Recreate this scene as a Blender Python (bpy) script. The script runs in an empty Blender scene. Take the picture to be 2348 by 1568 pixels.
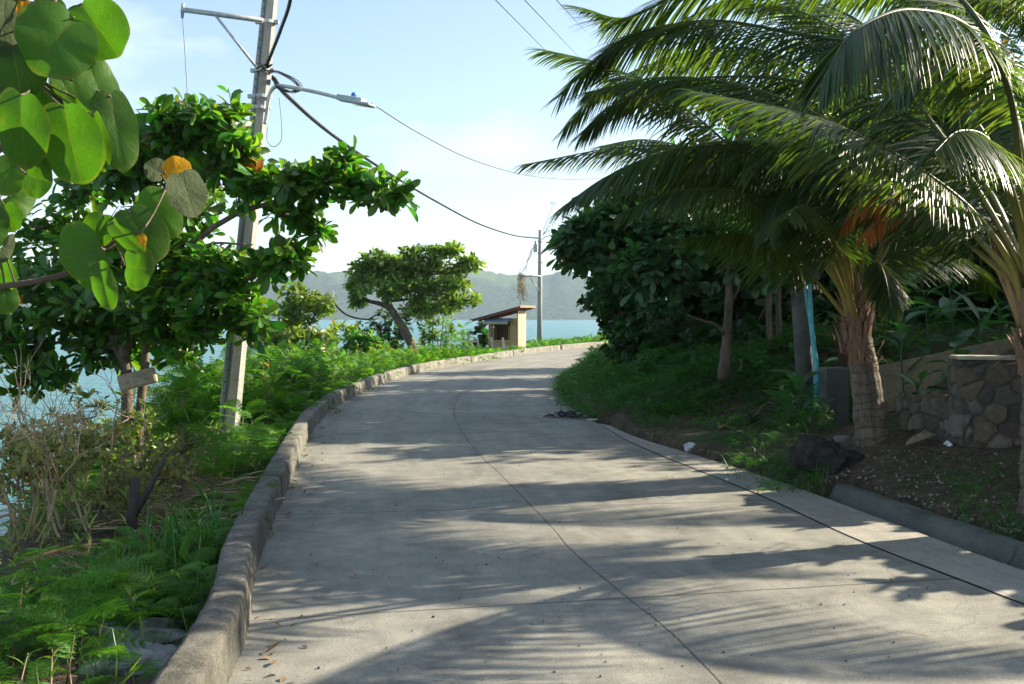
import bpy, bmesh, math, random
import numpy as np
from mathutils import Vector, Matrix, noise as mnoise

C = bpy.context.scene.collection
SC = bpy.context.scene
R = math.radians
RNG = np.random.default_rng(7)
random.seed(7)

# ------------------------------------------------------------------ camera
F, CX, HV, EYE = 2282.0, 1173.5, 727.0, 1.6      # pixels of a 2347 px wide copy of the photo
cam = bpy.data.cameras.new("camera")
cam.lens, cam.sensor_width, cam.sensor_fit = 35.0, 36.0, 'HORIZONTAL'
cam.shift_y = -(784.0 - HV) / 2347.0
cam.clip_start, cam.clip_end = 0.05, 20000
camo = bpy.data.objects.new("camera", cam)
camo.location = (0, 0, EYE)
camo.rotation_euler = (R(90), 0, 0)
C.objects.link(camo)
SC.camera = camo

# ------------------------------------------------------------------ light
SUN_AZ, SUN_EL = 20.0, 28.0          # degrees from +X towards +Y, and height
SDIR = Vector((math.cos(R(SUN_AZ)) * math.cos(R(SUN_EL)), math.sin(R(SUN_AZ)) * math.cos(R(SUN_EL)), math.sin(R(SUN_EL))))
sun = bpy.data.lights.new("sun", 'SUN')
sun.energy, sun.angle, sun.color = 5.0, R(0.55), (1.0, 0.87, 0.67)
suno = bpy.data.objects.new("sun", sun)
suno.rotation_euler = SDIR.to_track_quat('Z', 'Y').to_euler()
suno.location = (20, 8, 15)
C.objects.link(suno)

SC.view_settings.view_transform = 'Standard'
SC.view_settings.look = 'None'
SC.view_settings.exposure = 1.78
SC.view_settings.gamma = 1.0
SC.cycles.max_bounces = 8
SC.cycles.transparent_max_bounces = 8
SC.cycles.volume_bounces = 0
SC.cycles.sample_clamp_indirect = 6.0

w = bpy.data.worlds.new("World")
SC.world = w
w.use_nodes = True
nt = w.node_tree
for n in list(nt.nodes): nt.nodes.remove(n)
def N(nt, t, **kw):
    n = nt.nodes.new(t)
    for k, v in kw.items():
        if hasattr(n, k): setattr(n, k, v)
        else: n.inputs[k].default_value = v
    return n
out = N(nt, 'ShaderNodeOutputWorld')
bg = N(nt, 'ShaderNodeBackground'); bg.inputs[1].default_value = 0.076
sky = N(nt, 'ShaderNodeTexSky'); sky.sky_type = 'NISHITA'; sky.sun_disc = False
sky.sun_elevation = R(SUN_EL); sky.sun_rotation = R(90 - SUN_AZ)
sky.air_density, sky.dust_density, sky.ozone_density = 1.0, 1.0, 1.8
tc = N(nt, 'ShaderNodeTexCoord')
mp = N(nt, 'ShaderNodeMapping'); mp.inputs['Scale'].default_value = (1.0, 1.0, 2.6); mp.inputs['Location'].default_value = (0.35, 0.1, 0.2)
nz = N(nt, 'ShaderNodeTexNoise'); nz.inputs['Scale'].default_value = 3.4; nz.inputs['Detail'].default_value = 7; nz.inputs['Roughness'].default_value = 0.55
cr = N(nt, 'ShaderNodeValToRGB'); cr.color_ramp.elements[0].position = 0.5; cr.color_ramp.elements[1].position = 0.64
cr.color_ramp.elements[0].color = (0.12, 0.12, 0.12, 1); cr.color_ramp.elements[1].color = (0.9, 0.9, 0.9, 1)
mx = N(nt, 'ShaderNodeMix', data_type='RGBA')
mx.inputs[7].default_value = (4.0, 4.6, 4.95, 1)
L = nt.links.new
L(tc.outputs['Generated'], mp.inputs[0]); L(mp.outputs[0], nz.inputs['Vector']); L(nz.outputs['Fac'], cr.inputs[0])
L(cr.outputs[0], mx.inputs[0]); L(sky.outputs[0], mx.inputs[6]); L(mx.outputs[2], bg.inputs[0]); L(bg.outputs[0], out.inputs[0])

# ------------------------------------------------------------------ helpers
def P(u, v, Y):
    return np.array([(u - CX) / F * Y, Y, EYE - (v - HV) / F * Y])
def PX(px, Y): return px / F * Y

class MB:
    """collects pieces of geometry and links them as ONE mesh object"""
    def __init__(s): s.v, s.f, s.uv, s.n, s.mi = [], [], [], 0, []
    def add(s, v, f, uv=None, mi=0):
        v = np.asarray(v, float).reshape(-1, 3)
        fs = f if isinstance(f, list) and len(f) and isinstance(f[0], np.ndarray) else [np.asarray(f, int)]
        s.v.append(v)
        for q in fs:
            s.f.append(q + s.n); s.mi.append(np.full(len(q), mi))
        s.uv.append(np.zeros((len(v), 2)) if uv is None else np.asarray(uv, float))
        s.n += len(v)
    def build(s, name, mats, parent=None, smooth=True, col=None):
        me = bpy.data.meshes.new(name)
        v = np.concatenate(s.v); uv = np.concatenate(s.uv)
        lv = np.concatenate([q.ravel() for q in s.f]).astype(np.int32)
        lt = np.concatenate([np.full(len(q), q.shape[1]) for q in s.f]).astype(np.int32)
        ls = np.concatenate([[0], np.cumsum(lt)[:-1]]).astype(np.int32)
        me.vertices.add(len(v)); me.vertices.foreach_set('co', v.ravel())
        me.loops.add(len(lv)); me.loops.foreach_set('vertex_index', lv)
        me.polygons.add(len(lt)); me.polygons.foreach_set('loop_start', ls); me.polygons.foreach_set('loop_total', lt)
        me.polygons.foreach_set('use_smooth', np.full(len(lt), smooth))
        me.polygons.foreach_set('material_index', np.concatenate(s.mi).astype(np.int32))
        l = me.uv_layers.new(name='UVMap'); l.data.foreach_set('uv', uv[lv].ravel())
        if col is not None:
            a = me.color_attributes.new('Col', 'FLOAT_COLOR', 'POINT'); a.data.foreach_set('color', np.asarray(col, float).ravel())
        me.update(calc_edges=True); me.validate()
        for m in (mats if isinstance(mats, (list, tuple)) else [mats]): me.materials.append(m)
        o = bpy.data.objects.new(name, me); C.objects.link(o)
        if parent is not None: o.parent = parent; o.matrix_parent_inverse = parent.matrix_basis.inverted()
        return o

def tag(o, label=None, cat=None, group=None, kind=None):
    if label: o['label'] = label
    if cat: o['category'] = cat
    if group: o['group'] = group
    if kind: o['kind'] = kind
    return o
def empty(name, loc, label, cat, group=None):
    o = bpy.data.objects.new(name, None); C.objects.link(o); o.location = Vector(loc); o.empty_display_size = 0.1
    return tag(o, label, cat, group)

def nrm(a): return a / np.maximum(np.linalg.norm(a, axis=-1, keepdims=True), 1e-9)
def catmull(pts, n):
    p = np.asarray(pts, float); k = len(p)
    q = np.vstack([2 * p[0] - p[1], p, 2 * p[-1] - p[-2]])
    t = np.linspace(0, k - 1 - 1e-9, n); i = t.astype(int); f = (t - i)[:, None]
    a, b, c, d = q[i], q[i + 1], q[i + 2], q[i + 3]
    return 0.5 * (2 * b + (c - a) * f + (2 * a - 5 * b + 4 * c - d) * f ** 2 + (3 * b - a - 3 * c + d) * f ** 3)

def tube(mb, pts, rad, seg=6, mi=0, flat=1.0):
    pts = np.asarray(pts, float); n = len(pts)
    rad = np.broadcast_to(np.asarray(rad, float), (n,))
    t = nrm(np.gradient(pts, axis=0))
    up = np.array([0, 0, 1.0]) if abs(t[0][2]) < 0.9 else np.array([1.0, 0, 0])
    x = nrm(np.cross(up, t[0])); X = [x]
    for i in range(1, n):
        x = x - t[i] * np.dot(x, t[i]); x = x / max(np.linalg.norm(x), 1e-9); X.append(x)
    X = np.array(X); Yv = np.cross(t, X)
    a = np.linspace(0, 2 * math.pi, seg, endpoint=False)
    v = pts[:, None] + rad[:, None, None] * (np.cos(a)[None, :, None] * X[:, None] + flat * np.sin(a)[None, :, None] * Yv[:, None])
    i = np.arange(n - 1)[:, None] * seg; j = np.arange(seg)[None]; j2 = (j + 1) % seg
    f = np.stack([i + j, i + j2, i + seg + j2, i + seg + j], -1).reshape(-1, 4)
    ln = np.concatenate([[0], np.cumsum(np.linalg.norm(np.diff(pts, axis=0), axis=1))])
    uv = np.stack([np.tile(np.arange(seg) / seg, n), np.repeat(ln, seg)], -1)
    c = [np.arange(seg)[::-1][None], (np.arange(seg) + (n - 1) * seg)[None]]
    mb.add(v.reshape(-1, 3), [f] + c, uv, mi)

def box(mb, c, s, rot=None, mi=0, taper=None):
    x, y, z = np.array(s) / 2
    v = np.array([[-x, -y, -z], [x, -y, -z], [x, y, -z], [-x, y, -z], [-x, -y, z], [x, -y, z], [x, y, z], [-x, y, z]], float)
    if taper: v[4:, :2] *= taper
    if rot is not None: v = v @ np.array(rot).T
    mb.add(v + np.array(c), [np.array([[0, 3, 2, 1], [4, 5, 6, 7], [0, 1, 5, 4], [1, 2, 6, 5], [2, 3, 7, 6], [3, 0, 4, 7]])], None, mi)
def rotz(a): return np.array([[math.cos(a), -math.sin(a), 0], [math.sin(a), math.cos(a), 0], [0, 0, 1]])
def bar(mb, a, b, w, h, mi=0, up=(0, 0, 1)):
    a, b = np.asarray(a, float), np.asarray(b, float); y = nrm(b - a); x = np.cross(y, up)
    if np.linalg.norm(x) < 1e-3: x = np.array([1.0, 0, 0])
    x = nrm(x); z = np.cross(x, y)
    box(mb, (a + b) / 2, (w, np.linalg.norm(b - a), h), np.stack([x, y, z], 1), mi)
def bevel(o, w=0.006):
    m = o.modifiers.new('bevel', 'BEVEL'); m.width = w; m.segments = 2; m.limit_method = 'ANGLE'; return o

def scatter(mb, tv, tf, pos, d, nn, sc, mi=0, tuv=None):
    """copies of a template leaf: axis +Y along d, face +Z near nn"""
    pos = np.asarray(pos); y = nrm(np.asarray(d)); x = np.cross(y, nn)
    bad = np.linalg.norm(x, axis=1) < 1e-4
    if bad.any(): x[bad] = np.cross(y[bad], [0.3, 0.5, 0.8])
    x = nrm(x); z = np.cross(x, y)
    sc = np.broadcast_to(np.asarray(sc, float), (len(pos),))
    v = pos[:, None] + sc[:, None, None] * (tv[None, :, 0:1] * x[:, None] + tv[None, :, 1:2] * y[:, None] + tv[None, :, 2:3] * z[:, None])
    off = (np.arange(len(pos)) * len(tv))[:, None, None]
    fs = [(q[None] + off).reshape(-1, q.shape[1]) for q in (tf if isinstance(tf, list) else [tf])]
    mb.add(v.reshape(-1, 3), fs, None if tuv is None else np.tile(tuv, (len(pos), 1)), mi)

def leaf_tmpl(stations, fold=0.25, curl=0.25):
    """stations: (y, halfwidth); unit length leaf with a fold on the midrib and a downward curl"""
    v, uv = [], []
    for y, wd in stations:
        z = -curl * y * y
        v += [[-wd, y, z + fold * wd], [0, y, z], [wd, y, z + fold * wd]]; uv += [[-wd, y], [0, y], [wd, y]]
    f = []
    for i in range(len(stations) - 1):
        a = i * 3; f += [[a, a + 1, a + 4, a + 3], [a + 1, a + 2, a + 5, a + 4]]
    return np.array(v, float), np.array(f), np.array(uv, float)
T_OBOV = leaf_tmpl([(0, .012), (.12, .025), (.4, .12), (.68, .195), (.88, .16), (1, .03)], .28, .25)       # broad at the tip
T_OVAL = leaf_tmpl([(0, .02), (.3, .2), (.65, .19), (1, .015)], .3, .3)
T_LANCE = leaf_tmpl([(0, .02), (.25, .09), (.6, .08), (1, .005)], .3, .35)
T_BROAD = leaf_tmpl([(0, .015), (.16, .02), (.28, .14), (.5, .2), (.75, .15), (.92, .05), (1, .004)], .35, .45)
T_ROUND = leaf_tmpl([(0, .06), (.15, .28), (.45, .42), (.75, .36), (.93, .18), (1, .03)], .12, .15)
def fern_tmpl(pairs, leaflets):
    """feathery twice-divided leaf: rachis, paired pinnae, tiny leaflets"""
    v, f = [], []
    def quad(a, b, wd, nv):
        a, b = np.array(a), np.array(b); s = nrm(np.cross(b - a, nv)) * wd; k = len(v)
        v.extend([a - s, a + s, b + s * .5, b - s * .5]); f.append([k, k + 1, k + 2, k + 3])
    zc = lambda y: .32 * y - .62 * y * y
    Z = np.array([0, 0, 1.0])
    for i in range(4):
        y0, y1 = i / 4, (i + 1) / 4; quad([0, y0, zc(y0)], [0, y1, zc(y1)], .006, Z)
    for i in range(pairs):
        y = .16 + .84 * i / (pairs - 1); ln = .34 * (1 - .55 * abs(2 * i / (pairs - 1) - .85) ** 1.5)
        for s in (-1, 1):
            base = np.array([0, y, zc(y)]); dr = nrm(np.array([s * .86, .5, -.12 + .1 * math.sin(i * 7 + s)]))
            if leaflets == 0:
                m = base + dr * ln * .5; e = base + dr * ln + [0, 0, -.05]
                quad(base, m, .035, Z); quad(m, e, .042, Z)
            else:
                quad(base, base + dr * ln, .004, Z); sd = nrm(np.cross(dr, Z))
                for k in range(leaflets):
                    t = (k + .6) / leaflets; c = base + dr * ln * t + np.array([0, 0, -.06 * t * t])
                    for q in (-1, 1):
                        quad(c, c + (sd * q * .9 + dr * .45) * .058 * (1 - .35 * t), .0085, Z + .4 * q * sd)
    return np.array(v, float), np.array(f)
T_FERN_A = fern_tmpl(9, 12)
T_FERN_B = fern_tmpl(8, 0)
T_FERN_C = (T_FERN_B[0], T_FERN_B[1][[1, 3] + list(range(4, len(T_FERN_B[1]), 2))])
T_BLADE = (np.array([[-.012, 0, 0], [.012, 0, 0], [.014, .4, .0], [-.014, .4, .0], [.009, .75, -.1], [-.009, .75, -.1], [.001, 1, -.28], [-.001, 1, -.28]]),
           np.array([[0, 1, 2, 3], [3, 2, 4, 5], [5, 4, 6, 7]]))

# ------------------------------------------------------------------ materials
def new_mat(name):
    m = bpy.data.materials.new(name); m.use_nodes = True; t = m.node_tree
    for n in list(t.nodes): t.nodes.remove(n)
    o = t.nodes.new('ShaderNodeOutputMaterial'); b = t.nodes.new('ShaderNodeBsdfPrincipled'); t.links.new(b.outputs[0], o.inputs[0])
    return m, t, b, o
def rgb(c): return (c[0], c[1], c[2], 1)
def ramp(t, src, stops):
    r = t.nodes.new('ShaderNodeValToRGB'); e = r.color_ramp.elements
    while len(e) < len(stops): e.new(0.5)
    for k, (p, c) in enumerate(stops): e[k].position = p; e[k].color = rgb(c)
    t.links.new(src, r.inputs[0]); return r.outputs[0]
def noisef(t, scale, detail=4, coord='Object', rough=.55, sx=None, dist=0):
    c = t.nodes.new('ShaderNodeTexCoord'); n = t.nodes.new('ShaderNodeTexNoise')
    n.inputs['Scale'].default_value = scale; n.inputs['Detail'].default_value = detail; n.inputs['Roughness'].default_value = rough; n.inputs['Distortion'].default_value = dist
    src = c.outputs[coord]
    if sx:
        mpn = t.nodes.new('ShaderNodeMapping'); mpn.inputs['Scale'].default_value = sx; t.links.new(src, mpn.inputs[0]); src = mpn.outputs[0]
    t.links.new(src, n.inputs['Vector']); return n.outputs['Fac']
def mixc(t, fac, a, b, mode='MIX'):
    m = t.nodes.new('ShaderNodeMix'); m.data_type = 'RGBA'; m.blend_type = mode
    for s, i in ((fac, 0), (a, 6), (b, 7)):
        if isinstance(s, (int, float)): m.inputs[i].default_value = s
        elif isinstance(s, tuple): m.inputs[i].default_value = rgb(s)
        else: t.links.new(s, m.inputs[i])
    return m.outputs[2]
def math_(t, op, a, b=None, c=None):
    m = t.nodes.new('ShaderNodeMath'); m.operation = op
    for i, s in enumerate((a, b, c)):
        if s is None: continue
        if isinstance(s, (int, float)): m.inputs[i].default_value = s
        else: t.links.new(s, m.inputs[i])
    return m.outputs[0]
def bump(t, b, h, strength=.3, dist=.02):
    n = t.nodes.new('ShaderNodeBump'); n.inputs['Strength'].default_value = strength; n.inputs['Distance'].default_value = dist
    t.links.new(h, n.inputs['Height']); t.links.new(n.outputs[0], b.inputs['Normal'])
def mat_noise(name, c1, c2, scale=6, rough=.8, c3=None, bstr=.3, bscale=None, sx=None, spec=.3, detail=6, metal=0):
    m, t, b, o = new_mat(name)
    f = noisef(t, scale, detail, sx=sx, rough=.62)
    st = [(.32, c1), (.68, c2)] + ([(.8, c3)] if c3 else [])
    t.links.new(ramp(t, f, st), b.inputs['Base Color']); b.inputs['Roughness'].default_value = rough
    b.inputs['Specular IOR Level'].default_value = spec; b.inputs['Metallic'].default_value = metal
    if bstr: bump(t, b, noisef(t, bscale or scale * 6, 5, sx=sx), bstr, .02)
    return m
def leaf_mat(name, c, trans=.35, tc_=None, rough=.4, spec=.4, var=.35, hue=.03, old=None, oldp=.03):
    """leaf: glossy upper face plus light coming through; every leaf its own shade"""
    m, t, b, o = new_mat(name)
    g = t.nodes.new('ShaderNodeNewGeometry'); rnd = g.outputs['Random Per Island']
    h = t.nodes.new('ShaderNodeHueSaturation'); h.inputs['Color'].default_value = rgb(c)
    r2 = math_(t, 'FRACT', math_(t, 'MULTIPLY', rnd, 37.7))
    t.links.new(math_(t, 'MULTIPLY_ADD', r2, 2 * hue, .5 - hue), h.inputs['Hue'])
    t.links.new(math_(t, 'MULTIPLY_ADD', rnd, 2 * var, 1 - var), h.inputs['Value'])
    colr = h.outputs[0]
    r3 = math_(t, 'FRACT', math_(t, 'MULTIPLY', rnd, 91.3))
    if old: colr = mixc(t, math_(t, 'GREATER_THAN', r3, 1 - oldp), colr, old)
    t.links.new(colr, b.inputs['Base Color'])
    b.inputs['Roughness'].default_value = rough; b.inputs['Specular IOR Level'].default_value = spec
    tr = t.nodes.new('ShaderNodeBsdfTranslucent')
    t.links.new(mixc(t, 1.0, colr, tc_ or (2.2, 2.4, .9), 'MULTIPLY'), tr.inputs[0])
    mx = t.nodes.new('ShaderNodeMixShader'); mx.inputs[0].default_value = trans
    t.links.new(b.outputs[0], mx.inputs[1]); t.links.new(tr.outputs[0], mx.inputs[2]); t.links.new(mx.outputs[0], o.inputs[0])
    return m
def plain(name, c, rough=.6, metal=0, spec=.4, var=.25, scale=9):
    return mat_noise(name, tuple(x * (1 - var) for x in c), tuple(x * (1 + var) for x in c), scale, rough, bstr=.08, spec=spec, metal=metal)

M = {}
M['almond'] = leaf_mat('almond_leaf', (.055, .14, .016), .48, (2.0, 2.1, .6), .33, .55, .5, .035, (.35, .12, .02), .006)
M['almond_far'] = leaf_mat('broad_leaf', (.046, .112, .038), .30, (1.7, 2.2, .8), .40, .45, .55, .035, (.30, .16, .03), .015)
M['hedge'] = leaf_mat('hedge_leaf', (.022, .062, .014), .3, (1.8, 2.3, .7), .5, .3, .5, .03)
M['fern'] = leaf_mat('fern_leaf', (.062, .17, .02), .45, (1.9, 1.9, .7), .55, .25, .4, .03)
M['fern_dark'] = leaf_mat('bank_leaf', (.045, .135, .022), .35, (1.8, 2.0, .8), .55, .25, .45, .03)
M['grass'] = leaf_mat('grass_leaf', (.045, .13, .025), .35, (1.6, 1.9, .7), .5, .3, .4, .03)
M['bush'] = leaf_mat('bush_leaf', (.12, .19, .025), .34, (1.9, 2.0, .7), .42, .45, .45, .035, (.3, .2, .03), .02)
M['lean'] = leaf_mat('leaning_tree_leaf', (.13, .21, .03), .32, (1.9, 2.1, .7), .42, .45, .5, .035)
M['palm'] = leaf_mat('palm_leaflet', (.034, .070, .020), .48, (2.9, 2.5, .5), .36, .5, .4, .025)
M['palm_old'] = leaf_mat('dry_leaflet', (.36, .14, .025), .4, (2.0, 1.3, .6), .6, .2, .4, .02)
M['dry'] = leaf_mat('dry_leaf', (.17, .12, .075), .2, (1.4, 1.1, .8), .8, .15, .4, .02)
M['wilt'] = leaf_mat('wilting_leaf', (.19, .20, .06), .3, (1.6, 1.6, .7), .6, .25, .4, .05)
M['ginger'] = leaf_mat('broad_plant_leaf', (.045, .13, .04), .3, (1.8, 2.2, .7), .35, .5, .35, .025)
M['midrib'], t, b, o = new_mat('petiole')
_c = t.nodes.new('ShaderNodeTexCoord'); _s = t.nodes.new('ShaderNodeSeparateXYZ'); t.links.new(_c.outputs['UV'], _s.inputs[0])
_k = ramp(t, math_(t, 'DIVIDE', _s.outputs[1], 4.0), [(.0, (.24, .15, .05)), (.1, (.23, .19, .025)), (.26, (.13, .13, .02)), (.42, (.05, .065, .015))])
t.links.new(mixc(t, .5, _k, mixc(t, 1, _k, ramp(t, noisef(t, 9, 5), [(.3, (.6, .6, .6)), (.7, (1.3, 1.3, 1.3))]), 'MULTIPLY')), b.inputs['Base Color']); b.inputs['Roughness'].default_value = .45
M['midrib_old'] = plain('dry_midrib', (.28, .16, .07), .7)
M['bark'] = mat_noise('bark', (.10, .075, .055), (.26, .20, .15), 9, .9, bstr=.5, sx=(1, 1, .4))
M['bark_pale'] = mat_noise('pale_bark', (.06, .045, .033), (.17, .13, .095), 8, .85, bstr=.4, sx=(1, 1, .5))
M['twig'] = plain('twig', (.17, .12, .08), .8)
M['twig_dry'] = mat_noise('dry_twig', (.28, .19, .11), (.46, .36, .23), 5, .8, bstr=.1)
M['wood'] = mat_noise('weathered_wood', (.22, .17, .12), (.42, .35, .26), 5, .85, bstr=.25, sx=(1, 6, 6))
M['rust'] = plain('painted_steel', (.42, .44, .44), .45, .3)
M['cable'] = plain('cable_sheath', (.03, .03, .03), .5)
M['wire'] = plain('grey_wire', (.12, .13, .14), .5)
HAZE = 0.00016

# ------------------------------------------------------------------ ground plan (metres; camera at 0,0 looking +Y)
LK = catmull([(-.75, -6), (-.95, 0), (-1.24, 4.34), (-1.63, 6.37), (-2.06, 9.06), (-2.58, 12.46), (-3.0, 15.7), (-3.18, 19.4), (-3.06, 25.5),
              (-2.35, 30.9), (-1.16, 36.1), (.5, 43), (2.8, 50), (7, 60), (14, 70), (25, 78), (45, 86), (80, 92)], 150)
RJ = catmull([(4.3, -6), (3.75, 0), (3.08, 4.34), (2.83, 5.6), (2.48, 7.12), (2.2, 9.06), (1.62, 12.05), (1.36, 14.2), (1.08, 18), (1.16, 23.9),
              (1.9, 30), (3.4, 36), (5.6, 42), (9, 48.5), (13, 54), (19, 60.5), (29, 67.5), (48, 75), (82, 81)], 150)
RA = catmull([(5.1, -6), (4.4, 0), (3.72, 4.34), (3.22, 6.26), (2.95, 7.7), (2.62, 9.53), (2.15, 11.4), (1.73, 12.9), (1.5, 14.2), (1.12, 18), (1.2, 23.9),
              (1.94, 30), (3.44, 36), (5.64, 42), (9.04, 48.5), (13.04, 54), (19, 60.54), (29, 67.54), (48, 75.04), (82, 81.04)], 150)
def sdist(line, xy):
    """signed distance to a line, positive on its left side, and the nearest point's y"""
    xy = np.atleast_2d(xy).astype(float); best = np.full(len(xy), 1e9); sg = np.zeros(len(xy))
    for a, b in zip(line[:-1], line[1:]):
        d = b - a; t = np.clip(((xy - a) @ d) / (d @ d), 0, 1); q = a + t[:, None] * d; e = xy - q
        m = np.hypot(e[:, 0], e[:, 1]); c = d[0] * e[:, 1] - d[1] * e[:, 0]
        k = m < best - 1e-9; best[k] = m[k]; sg[k] = np.sign(c[k])
    return best * np.where(sg == 0, 1, sg)
def sstep(a, b, x): t = np.clip((x - a) / (b - a), 0, 1); return t * t * (3 - 2 * t)
def wob(x, y): return .5 * np.sin(1.7 * x + 2.3 * np.sin(.9 * y)) + .5 * np.sin(2.1 * y + 1.9 * np.sin(1.3 * x))
SEA_Z = -3.4
def zt(xy):
    xy = np.atleast_2d(xy).astype(float); x, y = xy[:, 0], xy[:, 1]
    s = sdist(LK, xy) - .2; r = -sdist(RA, xy)
    z = np.full(len(xy), -.06)
    edge = 1.7 + 2.3 * sstep(17, 26, y) - 1.2 * sstep(40, 52, y)
    zl = -.1 - .04 * np.clip(s, 0, 9) - .6 * np.clip(s - edge, 0, 20) + .05 * wob(x * 2, y * 2) * np.clip(s, 0, 1)
    z = np.where(s > 0, np.maximum(zl, -6), z)
    near = .03 + .25 * np.clip(r - .3, 0, 2.4) + .4 * sstep(2.3, 2.7, r) + .30 * np.clip(r - 2.7, 0, 40) + .22 * np.exp(-((x - 3.62) ** 2 + (y - 9.8) ** 2) / .35)
    far = .02 + .42 * np.clip(r, 0, 2.3) + .14 * np.clip(r - 2.3, 0, 40)
    mid = .03 + .10 * np.clip(r - .2, 0, 1.8) + .2 * np.clip(r - 2, 0, 40)
    k1 = sstep(11.0, 12.6, y); k2 = sstep(14.0, 15.6, y)
    zr = near * (1 - k1) + mid * k1 * (1 - k2) + far * k1 * k2
    cap = 7 - 4.5 * sstep(32, 45, y)
    zr = np.minimum(zr, cap) + (.03 + .05 * np.clip(r, 0, 2)) * wob(x * 3, y * 3) * .5
    zr = np.where(r < np.where(y < 9.2, .46, .14), -.12, zr)
    z = np.where(r > 0.02, zr, z)
    return z
def gz(x, y): return float(zt([[x, y]])[0])
def at(u, Y, dz=0.0):
    x = (u - CX) / F * Y; return np.array([x, Y, gz(x, Y) + dz])
def on_road(u, v, dz=.004):
    Y = F * EYE / (v - HV); return np.array([(u - CX) / F * Y, Y, dz])

# ---- terrain sheet
def axis(a, b, lo, hi, fine, coarse):
    k = [a]; 
    while k[-1] < b: k.append(k[-1] + (fine if lo <= k[-1] < hi else min(coarse, fine + .12 * (lo - k[-1] if k[-1] < lo else k[-1] - hi))))
    return np.array(k)
gx = axis(-60, 140, -7, 8, .12, 6); gy = axis(-12, 150, 1, 20, .14, 5)
gx = -gx[::-1] if False else gx
X_, Y_ = np.meshgrid(gx, gy); XY = np.stack([X_.ravel(), Y_.ravel()], 1); Z_ = zt(XY)
nx = len(gx); ny = len(gy)
ZV = np.where((sdist(LK, XY) < 0) & (sdist(RA, XY) > 0), 0.0, Z_).reshape(ny, nx)      # what is walked on: road or soil
def zfast(xy):
    xy = np.atleast_2d(xy); i = np.clip(np.searchsorted(gx, xy[:, 0]) - 1, 0, nx - 2); j = np.clip(np.searchsorted(gy, xy[:, 1]) - 1, 0, ny - 2)
    a = np.clip((xy[:, 0] - gx[i]) / (gx[i + 1] - gx[i]), 0, 1); c = np.clip((xy[:, 1] - gy[j]) / (gy[j + 1] - gy[j]), 0, 1)
    return (ZV[j, i] * (1 - a) + ZV[j, i + 1] * a) * (1 - c) + (ZV[j + 1, i] * (1 - a) + ZV[j + 1, i + 1] * a) * c
HY = np.concatenate([np.arange(2.2, 20, .03), np.arange(20, 120, .15)])
def hit(u, v):
    """the point of the ground that the photo shows at this pixel"""
    x = (u - CX) / F * HY; zr = EYE - (v - HV) / F * HY; zg = zfast(np.stack([x, HY], 1)); k = np.argmax(zg >= zr)
    return np.array([x[k], HY[k], zg[k]]) if zg[k] >= zr[k] else P(u, v, 100)
ii = (np.arange(ny - 1)[:, None] * nx + np.arange(nx - 1)[None]).ravel()
gm = MB(); gm.add(np.column_stack([XY, Z_]), np.stack([ii, ii + 1, ii + nx + 1, ii + nx], 1), XY)
m, t, b, o = new_mat('soil')
f1 = noisef(t, .9, 7, rough=.7); f2 = noisef(t, 14, 6, rough=.7); f3 = noisef(t, 70, 4)
soil = ramp(t, f2, [(.25, (.035, .028, .02)), (.5, (.085, .065, .045)), (.72, (.17, .14, .10))])
green = ramp(t, f2, [(.3, (.02, .04, .012)), (.7, (.05, .08, .025))])
k = ramp(t, f1, [(.5, (0, 0, 0)), (.66, (1, 1, 1))])
c = mixc(t, k, soil, green); c = mixc(t, math_(t, 'GREATER_THAN', f3, .665), c, (.28, .25, .2))
t.links.new(c, b.inputs['Base Color']); b.inputs['Roughness'].default_value = .95; b.inputs['Specular IOR Level'].default_value = .15
bump(t, b, math_(t, 'ADD', f2, math_(t, 'MULTIPLY', f3, .4)), .9, .05)
M['soil'] = m
tag(gm.build('ground', M['soil']), kind='structure')

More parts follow.
